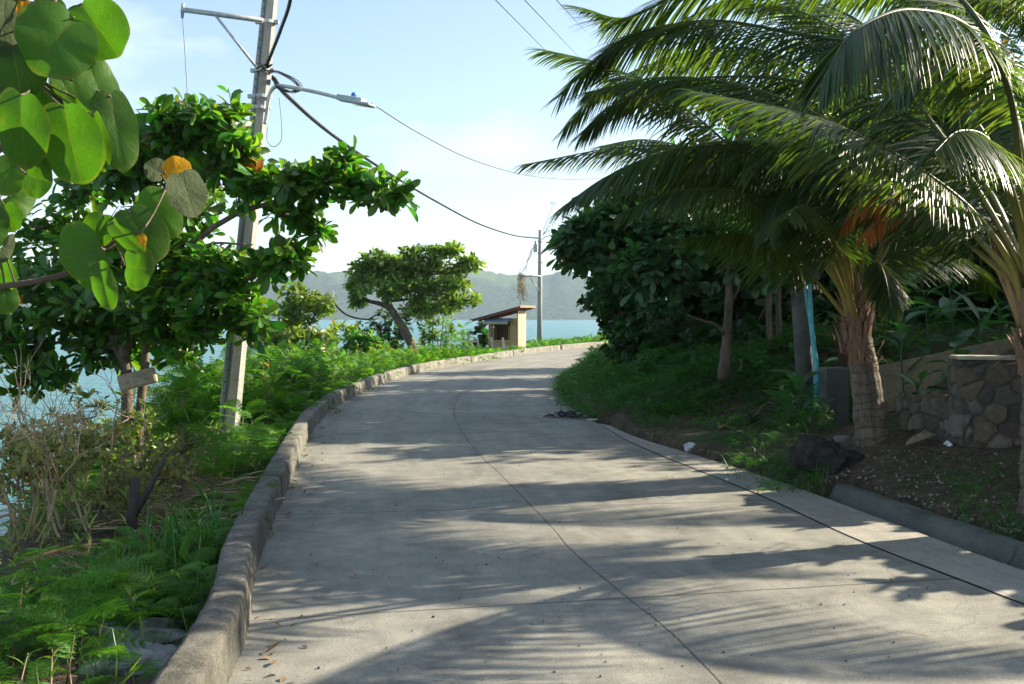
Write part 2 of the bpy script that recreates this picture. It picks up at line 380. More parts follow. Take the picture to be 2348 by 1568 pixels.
# ---- concrete
def concrete(name, c1, c2, joints=False, stain=.5, mott=.5):
    m, t, b, o = new_mat(name)
    big = noisef(t, .55, 8, rough=.6); mid = noisef(t, 5, 8, rough=.7); fine = noisef(t, 85, 5, rough=.75); spk = noisef(t, 260, 2)
    streak = noisef(t, 1.2, 6, 'UV', sx=(5.5, .35, 1), rough=.6)
    c = ramp(t, big, [(.3, c1), (.7, c2)])
    c = mixc(t, mott, c, mixc(t, 1, c, ramp(t, mid, [(.3, (.62, .63, .63)), (.7, (1.28, 1.26, 1.22))]), 'MULTIPLY'))
    c = mixc(t, .8, c, mixc(t, 1, c, ramp(t, fine, [(.32, (.5, .5, .5)), (.68, (1.4, 1.38, 1.34))]), 'MULTIPLY'))
    c = mixc(t, .55, c, mixc(t, 1, c, ramp(t, streak, [(.3, (.72, .72, .71)), (.7, (1.15, 1.14, 1.12))]), 'MULTIPLY'))
    c = mixc(t, stain, c, mixc(t, 1, c, ramp(t, noisef(t, 1.7, 9, rough=.72, dist=.6), [(.36, (.45, .45, .44)), (.5, (1, 1, 1))]), 'MULTIPLY'))
    h = math_(t, 'ADD', math_(t, 'MULTIPLY', fine, .5), math_(t, 'MULTIPLY', spk, .3))
    if joints:
        u0 = t.nodes.new('ShaderNodeTexCoord'); s0 = t.nodes.new('ShaderNodeSeparateXYZ'); t.links.new(u0.outputs['UV'], s0.inputs[0])
        wr = math_(t, 'COSINE', math_(t, 'MULTIPLY', s0.outputs[0], 6.6)); wr = math_(t, 'MULTIPLY', math_(t, 'MAXIMUM', wr, 0), noisef(t, .5, 4, 'UV', sx=(1, .3, 1)))
        c = mixc(t, math_(t, 'MULTIPLY', wr, .55), c, mixc(t, 1, c, (.62, .63, .64), 'MULTIPLY'))
        oil = noisef(t, 1.1, 3, 'UV', rough=.5); c = mixc(t, math_(t, 'MULTIPLY', math_(t, 'GREATER_THAN', noisef(t, 30, 3, 'UV'), .69), .5), c, (.07, .07, .066))
        uv = t.nodes.new('ShaderNodeTexCoord'); sp = t.nodes.new('ShaderNodeSeparateXYZ'); t.links.new(uv.outputs['UV'], sp.inputs[0])
        wb = math_(t, 'MULTIPLY_ADD', noisef(t, 9, 5, 'UV', rough=.75), .022, -.011); w2 = math_(t, 'MULTIPLY_ADD', noisef(t, 1.1, 3, 'UV'), .05, -.025)
        du = math_(t, 'ABSOLUTE', math_(t, 'ADD', sp.outputs[0], math_(t, 'ADD', wb, w2)))
        vv = math_(t, 'ADD', sp.outputs[1], math_(t, 'MULTIPLY', wb, .7))
        dv = math_(t, 'ABSOLUTE', math_(t, 'SUBTRACT', math_(t, 'FRACT', math_(t, 'ADD', math_(t, 'DIVIDE', math_(t, 'SUBTRACT', vv, 5.72), 2.75), .5)), .5))
        j = math_(t, 'MINIMUM', du, math_(t, 'MULTIPLY_ADD', dv, 2.75 * .55, .001))
        wd = math_(t, 'MULTIPLY_ADD', noisef(t, 4, 4, 'UV'), .02, -.001)
        jm = t.nodes.new('ShaderNodeMapRange'); jm.interpolation_type = 'SMOOTHSTEP'
        t.links.new(j, jm.inputs[0]); t.links.new(wd, jm.inputs[2]); jm.inputs[1].default_value = .003; jm.inputs[3].default_value = 1; jm.inputs[4].default_value = 0
        c = mixc(t, math_(t, 'MULTIPLY', jm.outputs[0], .82), c, (.045, .043, .04))
        # thin wandering cracks
        cv = t.nodes.new('ShaderNodeTexVoronoi'); cv.feature = 'DISTANCE_TO_EDGE'; cv.inputs['Scale'].default_value = .33
        wv = t.nodes.new('ShaderNodeVectorMath'); wv.operation = 'ADD'
        nn = t.nodes.new('ShaderNodeTexNoise'); nn.inputs['Scale'].default_value = 2.5; nn.inputs['Detail'].default_value = 6
        t.links.new(uv.outputs['UV'], nn.inputs['Vector']); t.links.new(uv.outputs['UV'], wv.inputs[0]); t.links.new(nn.outputs['Color'], wv.inputs[1])
        t.links.new(wv.outputs[0], cv.inputs['Vector'])
        ck = math_(t, 'LESS_THAN', cv.outputs['Distance'], .0022)
        ck = math_(t, 'MULTIPLY', ck, math_(t, 'GREATER_THAN', noisef(t, .45, 2), .5))
        c = mixc(t, math_(t, 'MULTIPLY', ck, .5), c, (.06, .06, .055))
        h = math_(t, 'SUBTRACT', h, math_(t, 'MULTIPLY', jm.outputs[0], 1.5))
    t.links.new(c, b.inputs['Base Color']); b.inputs['Roughness'].default_value = .82; b.inputs['Specular IOR Level'].default_value = .3
    bump(t, b, h, .35, .012)
    return m
M['road'] = concrete('road_concrete', (.175, .178, .166), (.27, .266, .237), True, .5, .7)
M['apron'] = concrete('apron_concrete', (.23, .225, .205), (.31, .30, .275), False, .35)
def kerb_mat():
    m, t, b, o = new_mat('kerb_concrete')
    g = noisef(t, 2.2, 9, rough=.7); f = noisef(t, 46, 6, rough=.8); s_ = noisef(t, 5, 6, sx=(1, 1, .3), rough=.65)
    c = ramp(t, g, [(.3, (.135, .135, .122)), (.7, (.27, .262, .23))])
    c = mixc(t, .9, c, mixc(t, 1, c, ramp(t, f, [(.28, (.45, .45, .45)), (.5, (.95, .95, .95)), (.75, (1.55, 1.5, 1.4))]), 'MULTIPLY'))
    c = mixc(t, .6, c, mixc(t, 1, c, ramp(t, s_, [(.36, (.32, .32, .30)), (.56, (1.08, 1.07, 1.05))]), 'MULTIPLY'))
    c = mixc(t, math_(t, 'MULTIPLY', math_(t, 'GREATER_THAN', noisef(t, 3.1, 7, rough=.75), .62), .5), c, (.06, .075, .03))
    t.links.new(c, b.inputs['Base Color']); b.inputs['Roughness'].default_value = .92; b.inputs['Specular IOR Level'].default_value = .2
    bump(t, b, math_(t, 'ADD', f, s_), 1.0, .03); return m
M['kerb'] = kerb_mat()
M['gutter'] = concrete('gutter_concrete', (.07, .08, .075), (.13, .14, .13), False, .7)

def resample(line, n):
    l = np.concatenate([[0], np.cumsum(np.linalg.norm(np.diff(line, axis=0), axis=1))]); q = np.linspace(0, 1, n) ** 1.7 * l[-1]
    return np.stack([np.interp(q, l, line[:, 0]), np.interp(q, l, line[:, 1])], 1), q
def strip(name, a, b, z, m, k=9, uoff=True, kind='structure'):
    n = len(a); tt = np.linspace(0, 1, k)
    pts = a[:, None] * (1 - tt)[None, :, None] + b[:, None] * tt[None, :, None]
    cen = (a + b) / 2; ln = np.concatenate([[0], np.cumsum(np.linalg.norm(np.diff(cen, axis=0), axis=1))])
    ln = ln - np.interp(0, cen[:, 1], ln)
    wd = np.linalg.norm(b - a, axis=1)
    uv = np.stack([(tt[None] - .5) * wd[:, None], np.repeat(ln[:, None], k, 1)], -1)
    i = (np.arange(n - 1)[:, None] * k + np.arange(k - 1)[None]).ravel()
    mb = MB(); v = np.concatenate([pts, np.full(pts.shape[:2] + (1,), z)], -1)
    mb.add(v.reshape(-1, 3), np.stack([i, i + 1, i + k + 1, i + k], 1), uv.reshape(-1, 2))
    return tag(mb.build(name, m), kind=kind)
la, _ = resample(LK, 220); 
# match the right side by nearest direction so that joints run straight across
def across(a, line):
    tg = np.gradient(a, axis=0); nl = np.stack([tg[:, 1], -tg[:, 0]], 1); nl /= np.linalg.norm(nl, axis=1)[:, None]
    res = []
    for p, n_ in zip(a, nl):
        best = None
        for q0, q1 in zip(line[:-1], line[1:]):
            d = q1 - q0; den = n_[0] * d[1] - n_[1] * d[0]
            if abs(den) < 1e-9: continue
            e = q0 - p; s_ = (e[0] * d[1] - e[1] * d[0]) / den; u_ = (e[0] * n_[1] - e[1] * n_[0]) / den
            if s_ > 0 and -1e-6 <= u_ <= 1 + 1e-6 and (best is None or s_ < best): best = s_
        res.append(p + n_ * (best if best is not None and best < 12 else 4.4))
    return np.array(res)
rb = across(la, RJ); rb[:, 1] = np.maximum.accumulate(rb[:, 1])
strip('road', la, rb, 0.0, M['road'])
ra1, _ = resample(RJ[RJ[:, 1] < 15], 90); ra2, _ = resample(RA[RA[:, 1] < 15], 90)
tgn = np.gradient(ra1, axis=0); 
ap = strip('road_shoulder', ra1 + [0.004, 0], ra2, .006, M['apron'], 4)
sm = MB()   # outer face of the shoulder slab
k_ = len(ra2); v = np.concatenate([np.column_stack([ra2, np.full(k_, .006)]), np.column_stack([ra2 + [.01, 0], np.full(k_, -.12)])])
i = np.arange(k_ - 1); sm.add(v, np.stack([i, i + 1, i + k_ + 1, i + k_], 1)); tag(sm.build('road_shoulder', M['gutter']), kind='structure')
# dark filler seen in the open joint between slab and shoulder
jm_ = MB(); w_ = .000 + .008 * np.abs(np.sin(np.arange(90) * 2.1)) * np.abs(np.sin(np.arange(90) * .37))
v = np.concatenate([np.column_stack([ra1 - [.001, 0], np.full(90, .0085)]), np.column_stack([ra1 + np.column_stack([w_ + .001, 0 * w_]), np.full(90, .0085)])])
i = np.arange(89); jm_.add(v, np.stack([i, i + 90, i + 91, i + 1], 1)); tag(jm_.build('road_joint', plain('joint_filler', (.075, .072, .066), .9)), kind='structure')

# ---- kerb: cast lengths, each a little out of line, chipped and rough
def sweep_kerb(name, line, profile, m, seg_len, jitter, step, rough_):
    l = np.concatenate([[0], np.cumsum(np.linalg.norm(np.diff(line, axis=0), axis=1))]); mb = MB(); pos = 0; prof0 = np.array(profile, float)
    while pos < l[-1] - .3:
        Ls = seg_len * random.uniform(.75, 1.3); st = step if pos < 26 else .25
        q = np.arange(pos + .004, min(pos + Ls - .004, l[-1]), st if pos < 26 else .2)
        if len(q) > 2:
            xy = np.stack([np.interp(q, l, line[:, 0]), np.interp(q, l, line[:, 1])], 1); tg = nrm(np.gradient(xy, axis=0)); nl = np.stack([-tg[:, 1], tg[:, 0]], 1)
            prof = prof0.copy(); prof[:, 1] += random.uniform(-1, 1) * jitter * (prof[:, 1] > .02); prof[:, 0] += random.uniform(-1, 1) * jitter * .6
            k = len(prof); v = np.zeros((len(q), k, 3))
            for j in range(k):
                v[:, j, :2] = xy + nl * prof[j, 0]; v[:, j, 2] = prof[j, 1]
            for a in range(len(q)):
                for j in range(k):
                    p = Vector(v[a, j]); amp = rough_ * (1.4 if 2 <= j <= 5 else .8)
                    dlt = mnoise.noise_vector(p * 7) * amp + mnoise.noise_vector(p * 26) * amp * .55
                    if a in (0, len(q) - 1) and prof[j, 1] > .1: dlt.z -= .004
                    v[a, j] += np.array(dlt)
            i = (np.arange(len(q) - 1)[:, None] * k + np.arange(k - 1)[None]).ravel()
            uv = np.stack([np.tile(np.linspace(0, .6, k), len(q)), np.repeat(q, k)], 1)
            mb.add(v.reshape(-1, 3), [np.stack([i, i + k, i + k + 1, i + 1], 1), np.arange(k)[None], (np.arange(k) + (len(q) - 1) * k)[::-1][None]], uv)
        pos += Ls
    return tag(mb.build(name, m), kind='structure')
sweep_kerb('kerb', LK[LK[:, 1] > 1.5], [(-.012, -.08), (0, .03), (.004, .1), (.012, .17), (.016, .205), (.028, .222), (.06, .226), (.11, .228), (.155, .226), (.182, .218), (.192, .18), (.196, .1), (.2, -.4)], M['kerb'], 7.5, .010, .035, .008)
gl = np.array([p for p in RA if 2.5 < p[1] < 9.05])
gl = catmull(gl, 60)
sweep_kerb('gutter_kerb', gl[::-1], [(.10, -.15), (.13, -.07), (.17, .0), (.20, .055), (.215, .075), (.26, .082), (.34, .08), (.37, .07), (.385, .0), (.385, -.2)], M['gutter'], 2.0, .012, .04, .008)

# ---- sea
m, t, b, o = new_mat('sea_water')
b.inputs['Base Color'].default_value = (.03, .15, .175, 1); b.inputs['Roughness'].default_value = .2; b.inputs['IOR'].default_value = 1.33
h = math_(t, 'ADD', noisef(t, .55, 5, sx=(.6, 1.5, 1), rough=.6), math_(t, 'MULTIPLY', noisef(t, 2.6, 3, sx=(.7, 1.4, 1)), .3))
bump(t, b, h, 1.0, .9)
M['sea'] = m
sea = MB(); sx = np.concatenate([np.linspace(-4000, -60, 8), np.linspace(-50, 60, 6), np.linspace(80, 4000, 8)]); sy = np.concatenate([np.linspace(-30, 200, 8), np.linspace(260, 3200, 10)])
a_, b_ = np.meshgrid(sx, sy); i = (np.arange(len(sy) - 1)[:, None] * len(sx) + np.arange(len(sx) - 1)[None]).ravel(); k = len(sx)
sea.add(np.column_stack([a_.ravel(), b_.ravel(), np.full(a_.size, SEA_Z)]), np.stack([i, i + 1, i + k + 1, i + k], 1))
tag(sea.build('sea', M['sea']), kind='structure')

# ---- far hills across the bay
prof = [(-900, 690), (-400, 668), (0, 672), (250, 662), (480, 668), (580, 655), (640, 636), (720, 626), (800, 621), (880, 612), (960, 604), (1040, 612), (1085, 625), (1112, 632), (1140, 637), (1180, 633), (1235, 634), (1262, 633), (1285, 624), (1302, 619), (1325, 628), (1355, 645), (1385, 655), (1440, 663), (1600, 672), (2000, 665), (2600, 690), (3200, 700)]
pu = np.array([p[0] for p in prof], float); pv = np.array([p[1] for p in prof], float)
us = np.linspace(-900, 3200, 520); ds = np.linspace(0, 1, 60)
U, D = np.meshgrid(us, ds); dist = 1900 + 900 * D
hz = (HV - np.interp(U, pu, pv)) / F * 2350
# rounded spurs running down to the shore
wv = np.array([[mnoise.fractal(Vector((u * .0065, d * 1.6, 3.1)), 1.0, 2.1, 5) for u in us] for d in ds])
spur = np.array([[mnoise.fractal(Vector((u * .045, d * 9, 8.1)), 1.0, 2.2, 4) for u in us] for d in ds])
shape = np.clip(np.sin(np.clip(D / .5, 0, 1) * math.pi / 2), 0, 1) ** .85 * np.clip(1 - ((D - .5) / .5).clip(0) ** 2, 0, 1)
Zh = SEA_Z - 1 + (hz + 5) * shape * (1 + (wv - 0.0) * .30 * np.sin(np.clip(D * 2, 0, 1) * math.pi)) + spur * 5.5 * np.clip(D * 8, 0, 1) * shape
v = np.stack([(U - CX) / F * 2350 * (dist / 2350), dist, Zh], -1).reshape(-1, 3)
k = len(us); i = (np.arange(len(ds) - 1)[:, None] * k + np.arange(k - 1)[None]).ravel()
hm = MB(); hm.add(v, np.stack([i, i + 1, i + k + 1, i + k], 1))
m, t, b, o = new_mat('hill_forest')
f = noisef(t, .07, 9, rough=.8); g_ = noisef(t, .0045, 4)
c = ramp(t, f, [(.4, (.004, .010, .006)), (.62, (.05, .075, .034))])
c = mixc(t, ramp(t, g_, [(.52, (0, 0, 0)), (.66, (1, 1, 1))]), c, mixc(t, f, (.03, .06, .022), (.10, .14, .05)))
t.links.new(c, b.inputs['Base Color']); b.inputs['Roughness'].default_value = 1; b.inputs['Specular IOR Level'].default_value = 0
bump(t, b, noisef(t, .09, 6, rough=.7), 1.0, 14)
M['hill'] = m
tag(hm.build('hills', M['hill']), kind='structure')

# ------------------------------------------------------------------ plant builders
def unit(n): return nrm(RNG.normal(size=(n, 3)))
def perp_frame(d):
    a = np.where(np.abs(d[:, 2:3]) < .9, [[0, 0, 1.0]], [[1.0, 0, 0]]); x = nrm(np.cross(a, d)); return x, np.cross(d, x)
CROWN = 1.0
def crown(lm, tm, blobs, tmpl, size, per=7, spread=(35, 85), up=.5, sub=9, tight=.26, twig_r=.012, tipscale=1.0, jitter=.35):
    """leaf rosettes on twig ends, gathered in clumps inside the given volumes"""
    for c, rad, n in blobs:
        n = int(n * CROWN); c = np.asarray(c, float); rad = np.asarray(rad, float); ns = max(3, int(sub * RNG.uniform(.8, 1.2)))
        sd = unit(ns); sd[:, 2] = sd[:, 2] * .9 + .12; sc = c + sd * rad * RNG.uniform(.45, .95, (ns, 1))
        for q in sc:
            mid = (c + q) / 2 + RNG.normal(size=3) * rad * .1
            tube(tm, catmull([c, mid, q], 5), np.linspace(twig_r * 2, twig_r, 5), 4)
        k = RNG.integers(0, ns, n); tp = sc[k] + RNG.normal(size=(n, 3)) * rad * tight
        dd = nrm((tp - c) / rad * .6 + np.array([0, 0, up]) + RNG.normal(size=(n, 3)) * .35)
        for a in range(0, n, 2):
            tube(tm, np.array([sc[k[a]], (sc[k[a]] + tp[a]) / 2 + [0, 0, -.02], tp[a]]), np.array([twig_r * .8, twig_r * .6, twig_r * .35]), 3)
        cnt = RNG.integers(max(2, per - 2), per + 3, n); idx = np.repeat(np.arange(n), cnt); m_ = len(idx)
        j = np.arange(m_) - np.repeat(np.cumsum(cnt) - cnt, cnt)
        ph = j * 2.4 + np.repeat(RNG.uniform(0, 6.28, n), cnt) + RNG.normal(size=m_) * .2
        A = np.radians(RNG.uniform(spread[0], spread[1], m_)); d = dd[idx]; x, y = perp_frame(d)
        ld = d * np.cos(A)[:, None] + (x * np.cos(ph)[:, None] + y * np.sin(ph)[:, None]) * np.sin(A)[:, None]
        nn = nrm(d + np.array([0, 0, .4]) + RNG.normal(size=(m_, 3)) * jitter)
        scatter(lm, tmpl[0], tmpl[1], tp[idx] + d * RNG.uniform(-.35, .15, (m_, 1)) * size, ld, nn, size * (.42 + .8 * RNG.uniform(size=m_) ** .8), tuv=tmpl[2] if len(tmpl) > 2 else None)
def PB(u, v, ru, rv, Y, n, depth=1.0):
    return (P(u, v, Y), (PX(ru, Y), PX((ru + rv) / 2, Y) * depth, PX(rv, Y)), n)
def pline(pts, n=12): return catmull([P(*p) for p in pts], n)
def tree(name, label, cat, trunk_pts, trunk_r, limbs, blobs, leafm, tmpl, size, barkm, group=None, trunks2=(), **kw):
    """trunk_pts: pixel points with depth; limbs: lists of pixel points with radii"""
    base = P(*trunk_pts[0]); e = empty(name, base, label, cat, group)
    tb = MB(); tube(tb, pline(trunk_pts, 18), np.linspace(trunk_r[0], trunk_r[1], 18) * (1 + .06 * RNG.normal(size=18)), 12); tb.build('trunk', barkm, e)
    for tp, tr in trunks2:
        tb = MB(); tube(tb, pline(tp, 18), np.linspace(tr[0], tr[1], 18) * (1 + .06 * RNG.normal(size=18)), 10); tb.build('trunk', barkm, e)
    tm, lm = MB(), MB()
    for pts, r0, r1 in limbs: tube(tm, pline(pts, 14), np.linspace(r0, r1, 14), 7)
    crown(lm, tm, blobs, tmpl, size, **kw)
    tm.build('branches', M['twig'] if barkm is None else barkm, e); lm.build('crown', leafm, e)
    return e
def shrub(name, label, cat, base, blobs, leafm, tmpl, size, group=None, stemm=None, stem_r=.02, **kw):
    e = empty(name, base, label, cat, group); tm, lm = MB(), MB(); b0 = np.asarray(base, float)
    for c, rad, n in blobs:
        tube(tm, catmull([b0 + RNG.normal(size=3) * [.05, .05, 0] - [0, 0, .05], (b0 * .5 + np.asarray(c) * .5) + RNG.normal(size=3) * .06, c], 8), np.linspace(stem_r, stem_r * .5, 8), 5)
    crown(lm, tm, blobs, tmpl, size, twig_r=kw.pop('twig_r', .006), **kw)
    tm.build('stem', stemm or M['twig'], e); lm.build('foliage', leafm, e)
    return e
def plants(lm, sm, pos, hts, tmpl, nl, ll, elev=(5, 50), lo=.3):
    """upright feathery seedlings: a stem with leaves all round"""
    n = len(pos); lean = RNG.normal(size=(n, 2)) * .18 + [.04, 0]; az0 = RNG.uniform(0, 6.28, n)
    cnt = np.full(n, nl); idx = np.repeat(np.arange(n), cnt); m_ = len(idx); j = np.tile(np.arange(nl), n)
    t = lo + (1 - lo) * (j + RNG.uniform(0, 1, m_)) / nl; h = hts[idx]
    p = pos[idx].copy(); p[:, 2] += t * h; p[:, :2] += lean[idx] * (t * h)[:, None]
    az = az0[idx] + j * 2.4 + RNG.normal(size=m_) * .3; el = np.radians(RNG.uniform(*elev, m_)) + .5 * (t - .6)
    d = np.stack([np.cos(az) * np.cos(el), np.sin(az) * np.cos(el), np.sin(el)], 1)
    nn = nrm(np.array([[0, 0, 1.0]]) + RNG.normal(size=(m_, 3)) * .25)
    scatter(lm, tmpl[0], tmpl[1], p, d, nn, ll * RNG.uniform(.6, 1.2, m_) * (1.15 - .35 * t))
    for a in range(n):
        q = pos[a]; e = q + [lean[a, 0] * hts[a], lean[a, 1] * hts[a], hts[a]]
        one = sm
        if isinstance(sm, list): one = MB(); sm.append(one)
        tube(one, np.array([q - [0, 0, .05], (q + e) / 2, e]), [.006, .005, .002], 3)
def sample_area(line, lo, hi, y0, y1, dens, side=1, f=None):
    """random points at lo..hi metres beside a line"""
    l = line[(line[:, 1] >= y0) & (line[:, 1] <= y1)]; seg = np.linalg.norm(np.diff(l, axis=0), axis=1); Lt = seg.sum(); n = int(Lt * (hi - lo) * dens)
    q = RNG.uniform(0, Lt, n); cl = np.concatenate([[0], np.cumsum(seg)]); x = np.interp(q, cl, l[:, 0]); y = np.interp(q, cl, l[:, 1])
    k = np.clip(np.searchsorted(cl, q) - 1, 0, len(seg) - 1); tg = (l[k + 1] - l[k]) / seg[k][:, None]
    o = RNG.uniform(lo, hi, n); xy = np.stack([x - tg[:, 1] * o * side, y + tg[:, 0] * o * side], 1)
    return xy if f is None else xy[f(xy)]
def frond(parent, pts, n=64, lmax=.75, hang=.55, width=.0215, mats=None, petiole=.16, r0=.035, r1=.004, name='frond', fwd=.55, seed=0, twist=0.0, vee=.25, label=None, broken=.04, dens=0, grow_=1.0):
    """coconut frond: rachis through pts, two rows of leaflets that droop"""
    rg = np.random.default_rng(seed + 11); pts = np.asarray(pts, float)
    if dens: n = int(np.linalg.norm(np.diff(pts, axis=0), axis=1).sum() * dens); lmax *= grow_
    c = catmull(pts, 48); t_ = np.linspace(0, 1, 48)
    tg = nrm(np.gradient(c, axis=0)); up = np.array([math.sin(twist), 0, math.cos(twist)])
    B = np.cross(tg, up); bad = np.linalg.norm(B, axis=1) < .15
    B[bad] = np.cross(tg[bad], [.3, -.9, .2]); B = nrm(B)
    for _ in range(4): B[1:-1] = nrm(B[:-2] + B[1:-1] * 2 + B[2:])
    Nn = np.cross(B, tg)
    lm = MB(); V, Fq = [], []
    for s in (-1, 1):
        tt = petiole + (1 - petiole) * np.linspace(0, .985, n) ** .92; tt = np.clip(tt + rg.normal(size=n) * .002, 0, 1)
        pos = np.stack([np.interp(tt, t_, c[:, k]) for k in range(3)], 1)
        T = nrm(np.stack([np.interp(tt, t_, tg[:, k]) for k in range(3)], 1)); Bs = nrm(np.stack([np.interp(tt, t_, B[:, k]) for k in range(3)], 1)) * s
        Us = nrm(np.stack([np.interp(tt, t_, Nn[:, k]) for k in range(3)], 1))
        q = (tt - petiole) / (1 - petiole); ln = lmax * (.55 + .45 * np.sin(np.clip(q * 2.6, 0, math.pi / 2))) * (1 - .68 * np.clip((q - .45) / .55, 0, 1) ** 1.3) * rg.uniform(.85, 1.1, n)
        ln = np.where(rg.uniform(size=n) < broken, ln * .45, ln)
        fw = fwd + .75 * q ** 2; hg = hang * .62 * (1 - .45 * q) * rg.uniform(.5, 1.4, n)
        dn = hang * .95 * (1 - .55 * q ** 2) * rg.uniform(.75, 1.2, n)
        d = nrm(Bs * .8 + T * fw[:, None] + Us * vee * .4 + np.array([0, 0, -1.0]) * dn[:, None] + rg.normal(size=(n, 3)) * .045)
        nseg = 6; rows = []; p = pos.copy(); dd = d.copy()
        wv = width * rg.uniform(.8, 1.15, n) * (1 - .4 * np.clip(q - .6, 0, 1))
        shp = [.35, .9, 1.0, .92, .75, .48, .03]
        nv0 = np.cross(dd, T); nv0 = nrm(nv0) * s
        for k in range(nseg + 1):
            sd = nrm(np.cross(dd, nv0)); hw = (wv * shp[k] / 2)[:, None]
            rows.append(np.stack([p - sd * hw + nv0 * hw * .35, p, p + sd * hw + nv0 * hw * .35], 1))
            p = p + dd * (ln / nseg)[:, None]
            dd = nrm(dd + np.array([0, 0, -1.0]) * (hg * (.25 + 1.0 * (k / nseg) ** 1.5) * .62)[:, None])
        v = np.stack(rows, 1).reshape(-1, 3)    # n, nseg+1, 3
        base = (np.arange(n) * (nseg + 1) * 3)[:, None]; f = []
        for k in range(nseg):
            a = k * 3
            f += [np.stack([base[:, 0] + a, base[:, 0] + a + 1, base[:, 0] + a + 4, base[:, 0] + a + 3], 1), np.stack([base[:, 0] + a + 1, base[:, 0] + a + 2, base[:, 0] + a + 5, base[:, 0] + a + 4], 1)]
        lm.add(v, f)
    ml, mr = mats or (M['palm'], M['midrib'])
    fo = lm.build(name, ml, parent)
    if label: fo['label'] = label
    rm = MB(); rr = r0 * (1 - t_) ** 1.35 + r1; rr[:5] *= [1.7, 1.45, 1.25, 1.1, 1.04]
    tube(rm, c, rr, 8, flat=.7); rm.build('midrib', mr, fo)
    return fo
def rock(name, label, cat, c, s, m, seed=0, rough_=.25, group=None, sub=4, flat=False, build=True):
    bm = bmesh.new(); bmesh.ops.create_icosphere(bm, subdivisions=sub, radius=1); off = Vector((seed * 3.7, seed * 1.3, seed * 2.1))
    for v in bm.verts:
        p = v.co.copy(); d = mnoise.fractal(p * 1.3 + off, 1, 2, 5) * rough_ + (mnoise.cell(p * 1.6 + off) - .5) * rough_ * .25
        v.co = Vector((p.x * s[0], p.y * s[1], p.z * s[2])) * (1 + d)
    me = bpy.data.meshes.new(name); bm.to_mesh(me); bm.free(); me.materials.append(m)
    for p in me.polygons: p.use_smooth = not flat
    ob = bpy.data.objects.new(name, me); ob.location = Vector(c); ob.rotation_euler = (0, 0, seed); C.objects.link(ob)
    if label: tag(ob, label, cat, group)
    return ob

# ================================================================== near utility pole with its lamp
PY = 13.3
e = empty('utility_pole', at(515, PY), 'tall leaning concrete utility pole with steel crossarm and a street lamp arm', 'utility pole')
m, t, b, o = new_mat('pole_concrete')
c = ramp(t, noisef(t, 2.2, 8, rough=.7, sx=(1, 1, .25)), [(.3, (.2, .2, .19)), (.7, (.36, .355, .325))])
c = mixc(t, .8, c, mixc(t, 1, c, ramp(t, noisef(t, 40, 5), [(.3, (.75, .75, .75)), (.7, (1.15, 1.15, 1.15))]), 'MULTIPLY'))
t.links.new(c, b.inputs['Base Color']); b.inputs['Roughness'].default_value = .8; bump(t, b, noisef(t, 45, 5), .25, .01); M['pole'] = m
def pole_c(v): return P(522 + (1000 - v) * .0965, v, PY)
def pole_r(v): return PX(25.5 - (1000 - v) * .0072, PY)
mb = MB(); vs = np.linspace(1075, -160, 30); tube(mb, [pole_c(v) for v in vs], [pole_r(v) for v in vs], 8); 
for v in list(np.arange(-30, 300, 18)) + list(np.arange(640, 980, 26)):
    p = pole_c(v) + np.array([-pole_r(v) * .48, -pole_r(v) * .865, 0]); tube(mb, [p + [0, .004, 0], p - [.0, .005, 0]], .010, 8, 1)
po = mb.build('shaft', [M['pole'], plain('hole', (.05, .05, .05), .9)], e, smooth=False)
mb = MB(); a0 = [pole_c(v) + np.array([-pole_r(v) * .30, -pole_r(v) * .93, 0]) for v in np.linspace(1010, -150, 20)]
tube(mb, a0, .012, 5); mb.build('ground_wire', M['wire'], e)
mb = MB()
bar(mb, P(602, 47, PY - .19), P(416, 22, PY - .19), .055, .055); mb.build('crossarm', M['rust'], e)
mb = MB(); tube(mb, [P(418, 42, PY - .19), P(418, 26, PY - .19), P(420, 8, PY - .19)], [.018, .026, .02], 8); mb.build('insulator', plain('insulator', (.3, .32, .33), .4), e)
mb = MB(); bar(mb, P(494, 36, PY - .2), P(586, 152, PY - .17), .035, .035); mb.build('brace', M['rust'], e)
for v in (52, 163, 222, 248):
    mb = MB(); cc = pole_c(v); r_ = pole_r(v) + .008; th = np.linspace(0, 2 * math.pi, 17)
    ring = np.array([[math.cos(a) * r_, math.sin(a) * r_, 0] for a in th]) + cc
    k = len(ring); vv = np.concatenate([ring - [0, 0, .022], ring + [0, 0, .022]]); i = np.arange(k - 1); mb.add(vv, np.stack([i, i + 1, i + k + 1, i + k], 1))
    box(mb, cc + [r_ + .012, -.03, 0], (.05, .05, .05)); box(mb, cc + [-r_ - .012, -.03, 0], (.05, .05, .05)); mb.build('clamp', M['rust'], e, smooth=False)
mb = MB(); tube(mb, pline([(607, 285, PY - .16), (611, 262, PY - .17), (615, 232, PY - .2), (622, 208, PY - .22), (636, 197, PY - .25), (660, 199, PY - .3), (720, 210, PY - .45), (784, 226, PY - .6)], 40), .026, 8)
mb.build('lamp_arm', M['rust'], e)
mb = MB(); hd = nrm(P(853, 238, PY - .75) - P(777, 226, PY - .6)); a0 = P(777, 226, PY - .6)
ax = np.cross(hd, [0, 0, 1]); ax = nrm(ax); uz = np.cross(ax, hd); ro = np.stack([hd, -ax, uz], 1)
box(mb, a0 + hd * .18 + uz * .01, (.36, .16, .075), ro); box(mb, a0 + hd * .34 - uz * .02, (.30, .22, .035), ro)
lh = bevel(mb.build('lamp_head', plain('lamp_shell', (.36, .42, .45), .4), e, smooth=False), .012)
mb = MB(); box(mb, a0 + hd * .34 - uz * .041, (.24, .17, .008), ro); mb.build('lens', plain('lens', (.5, .5, .38), .2), lh)
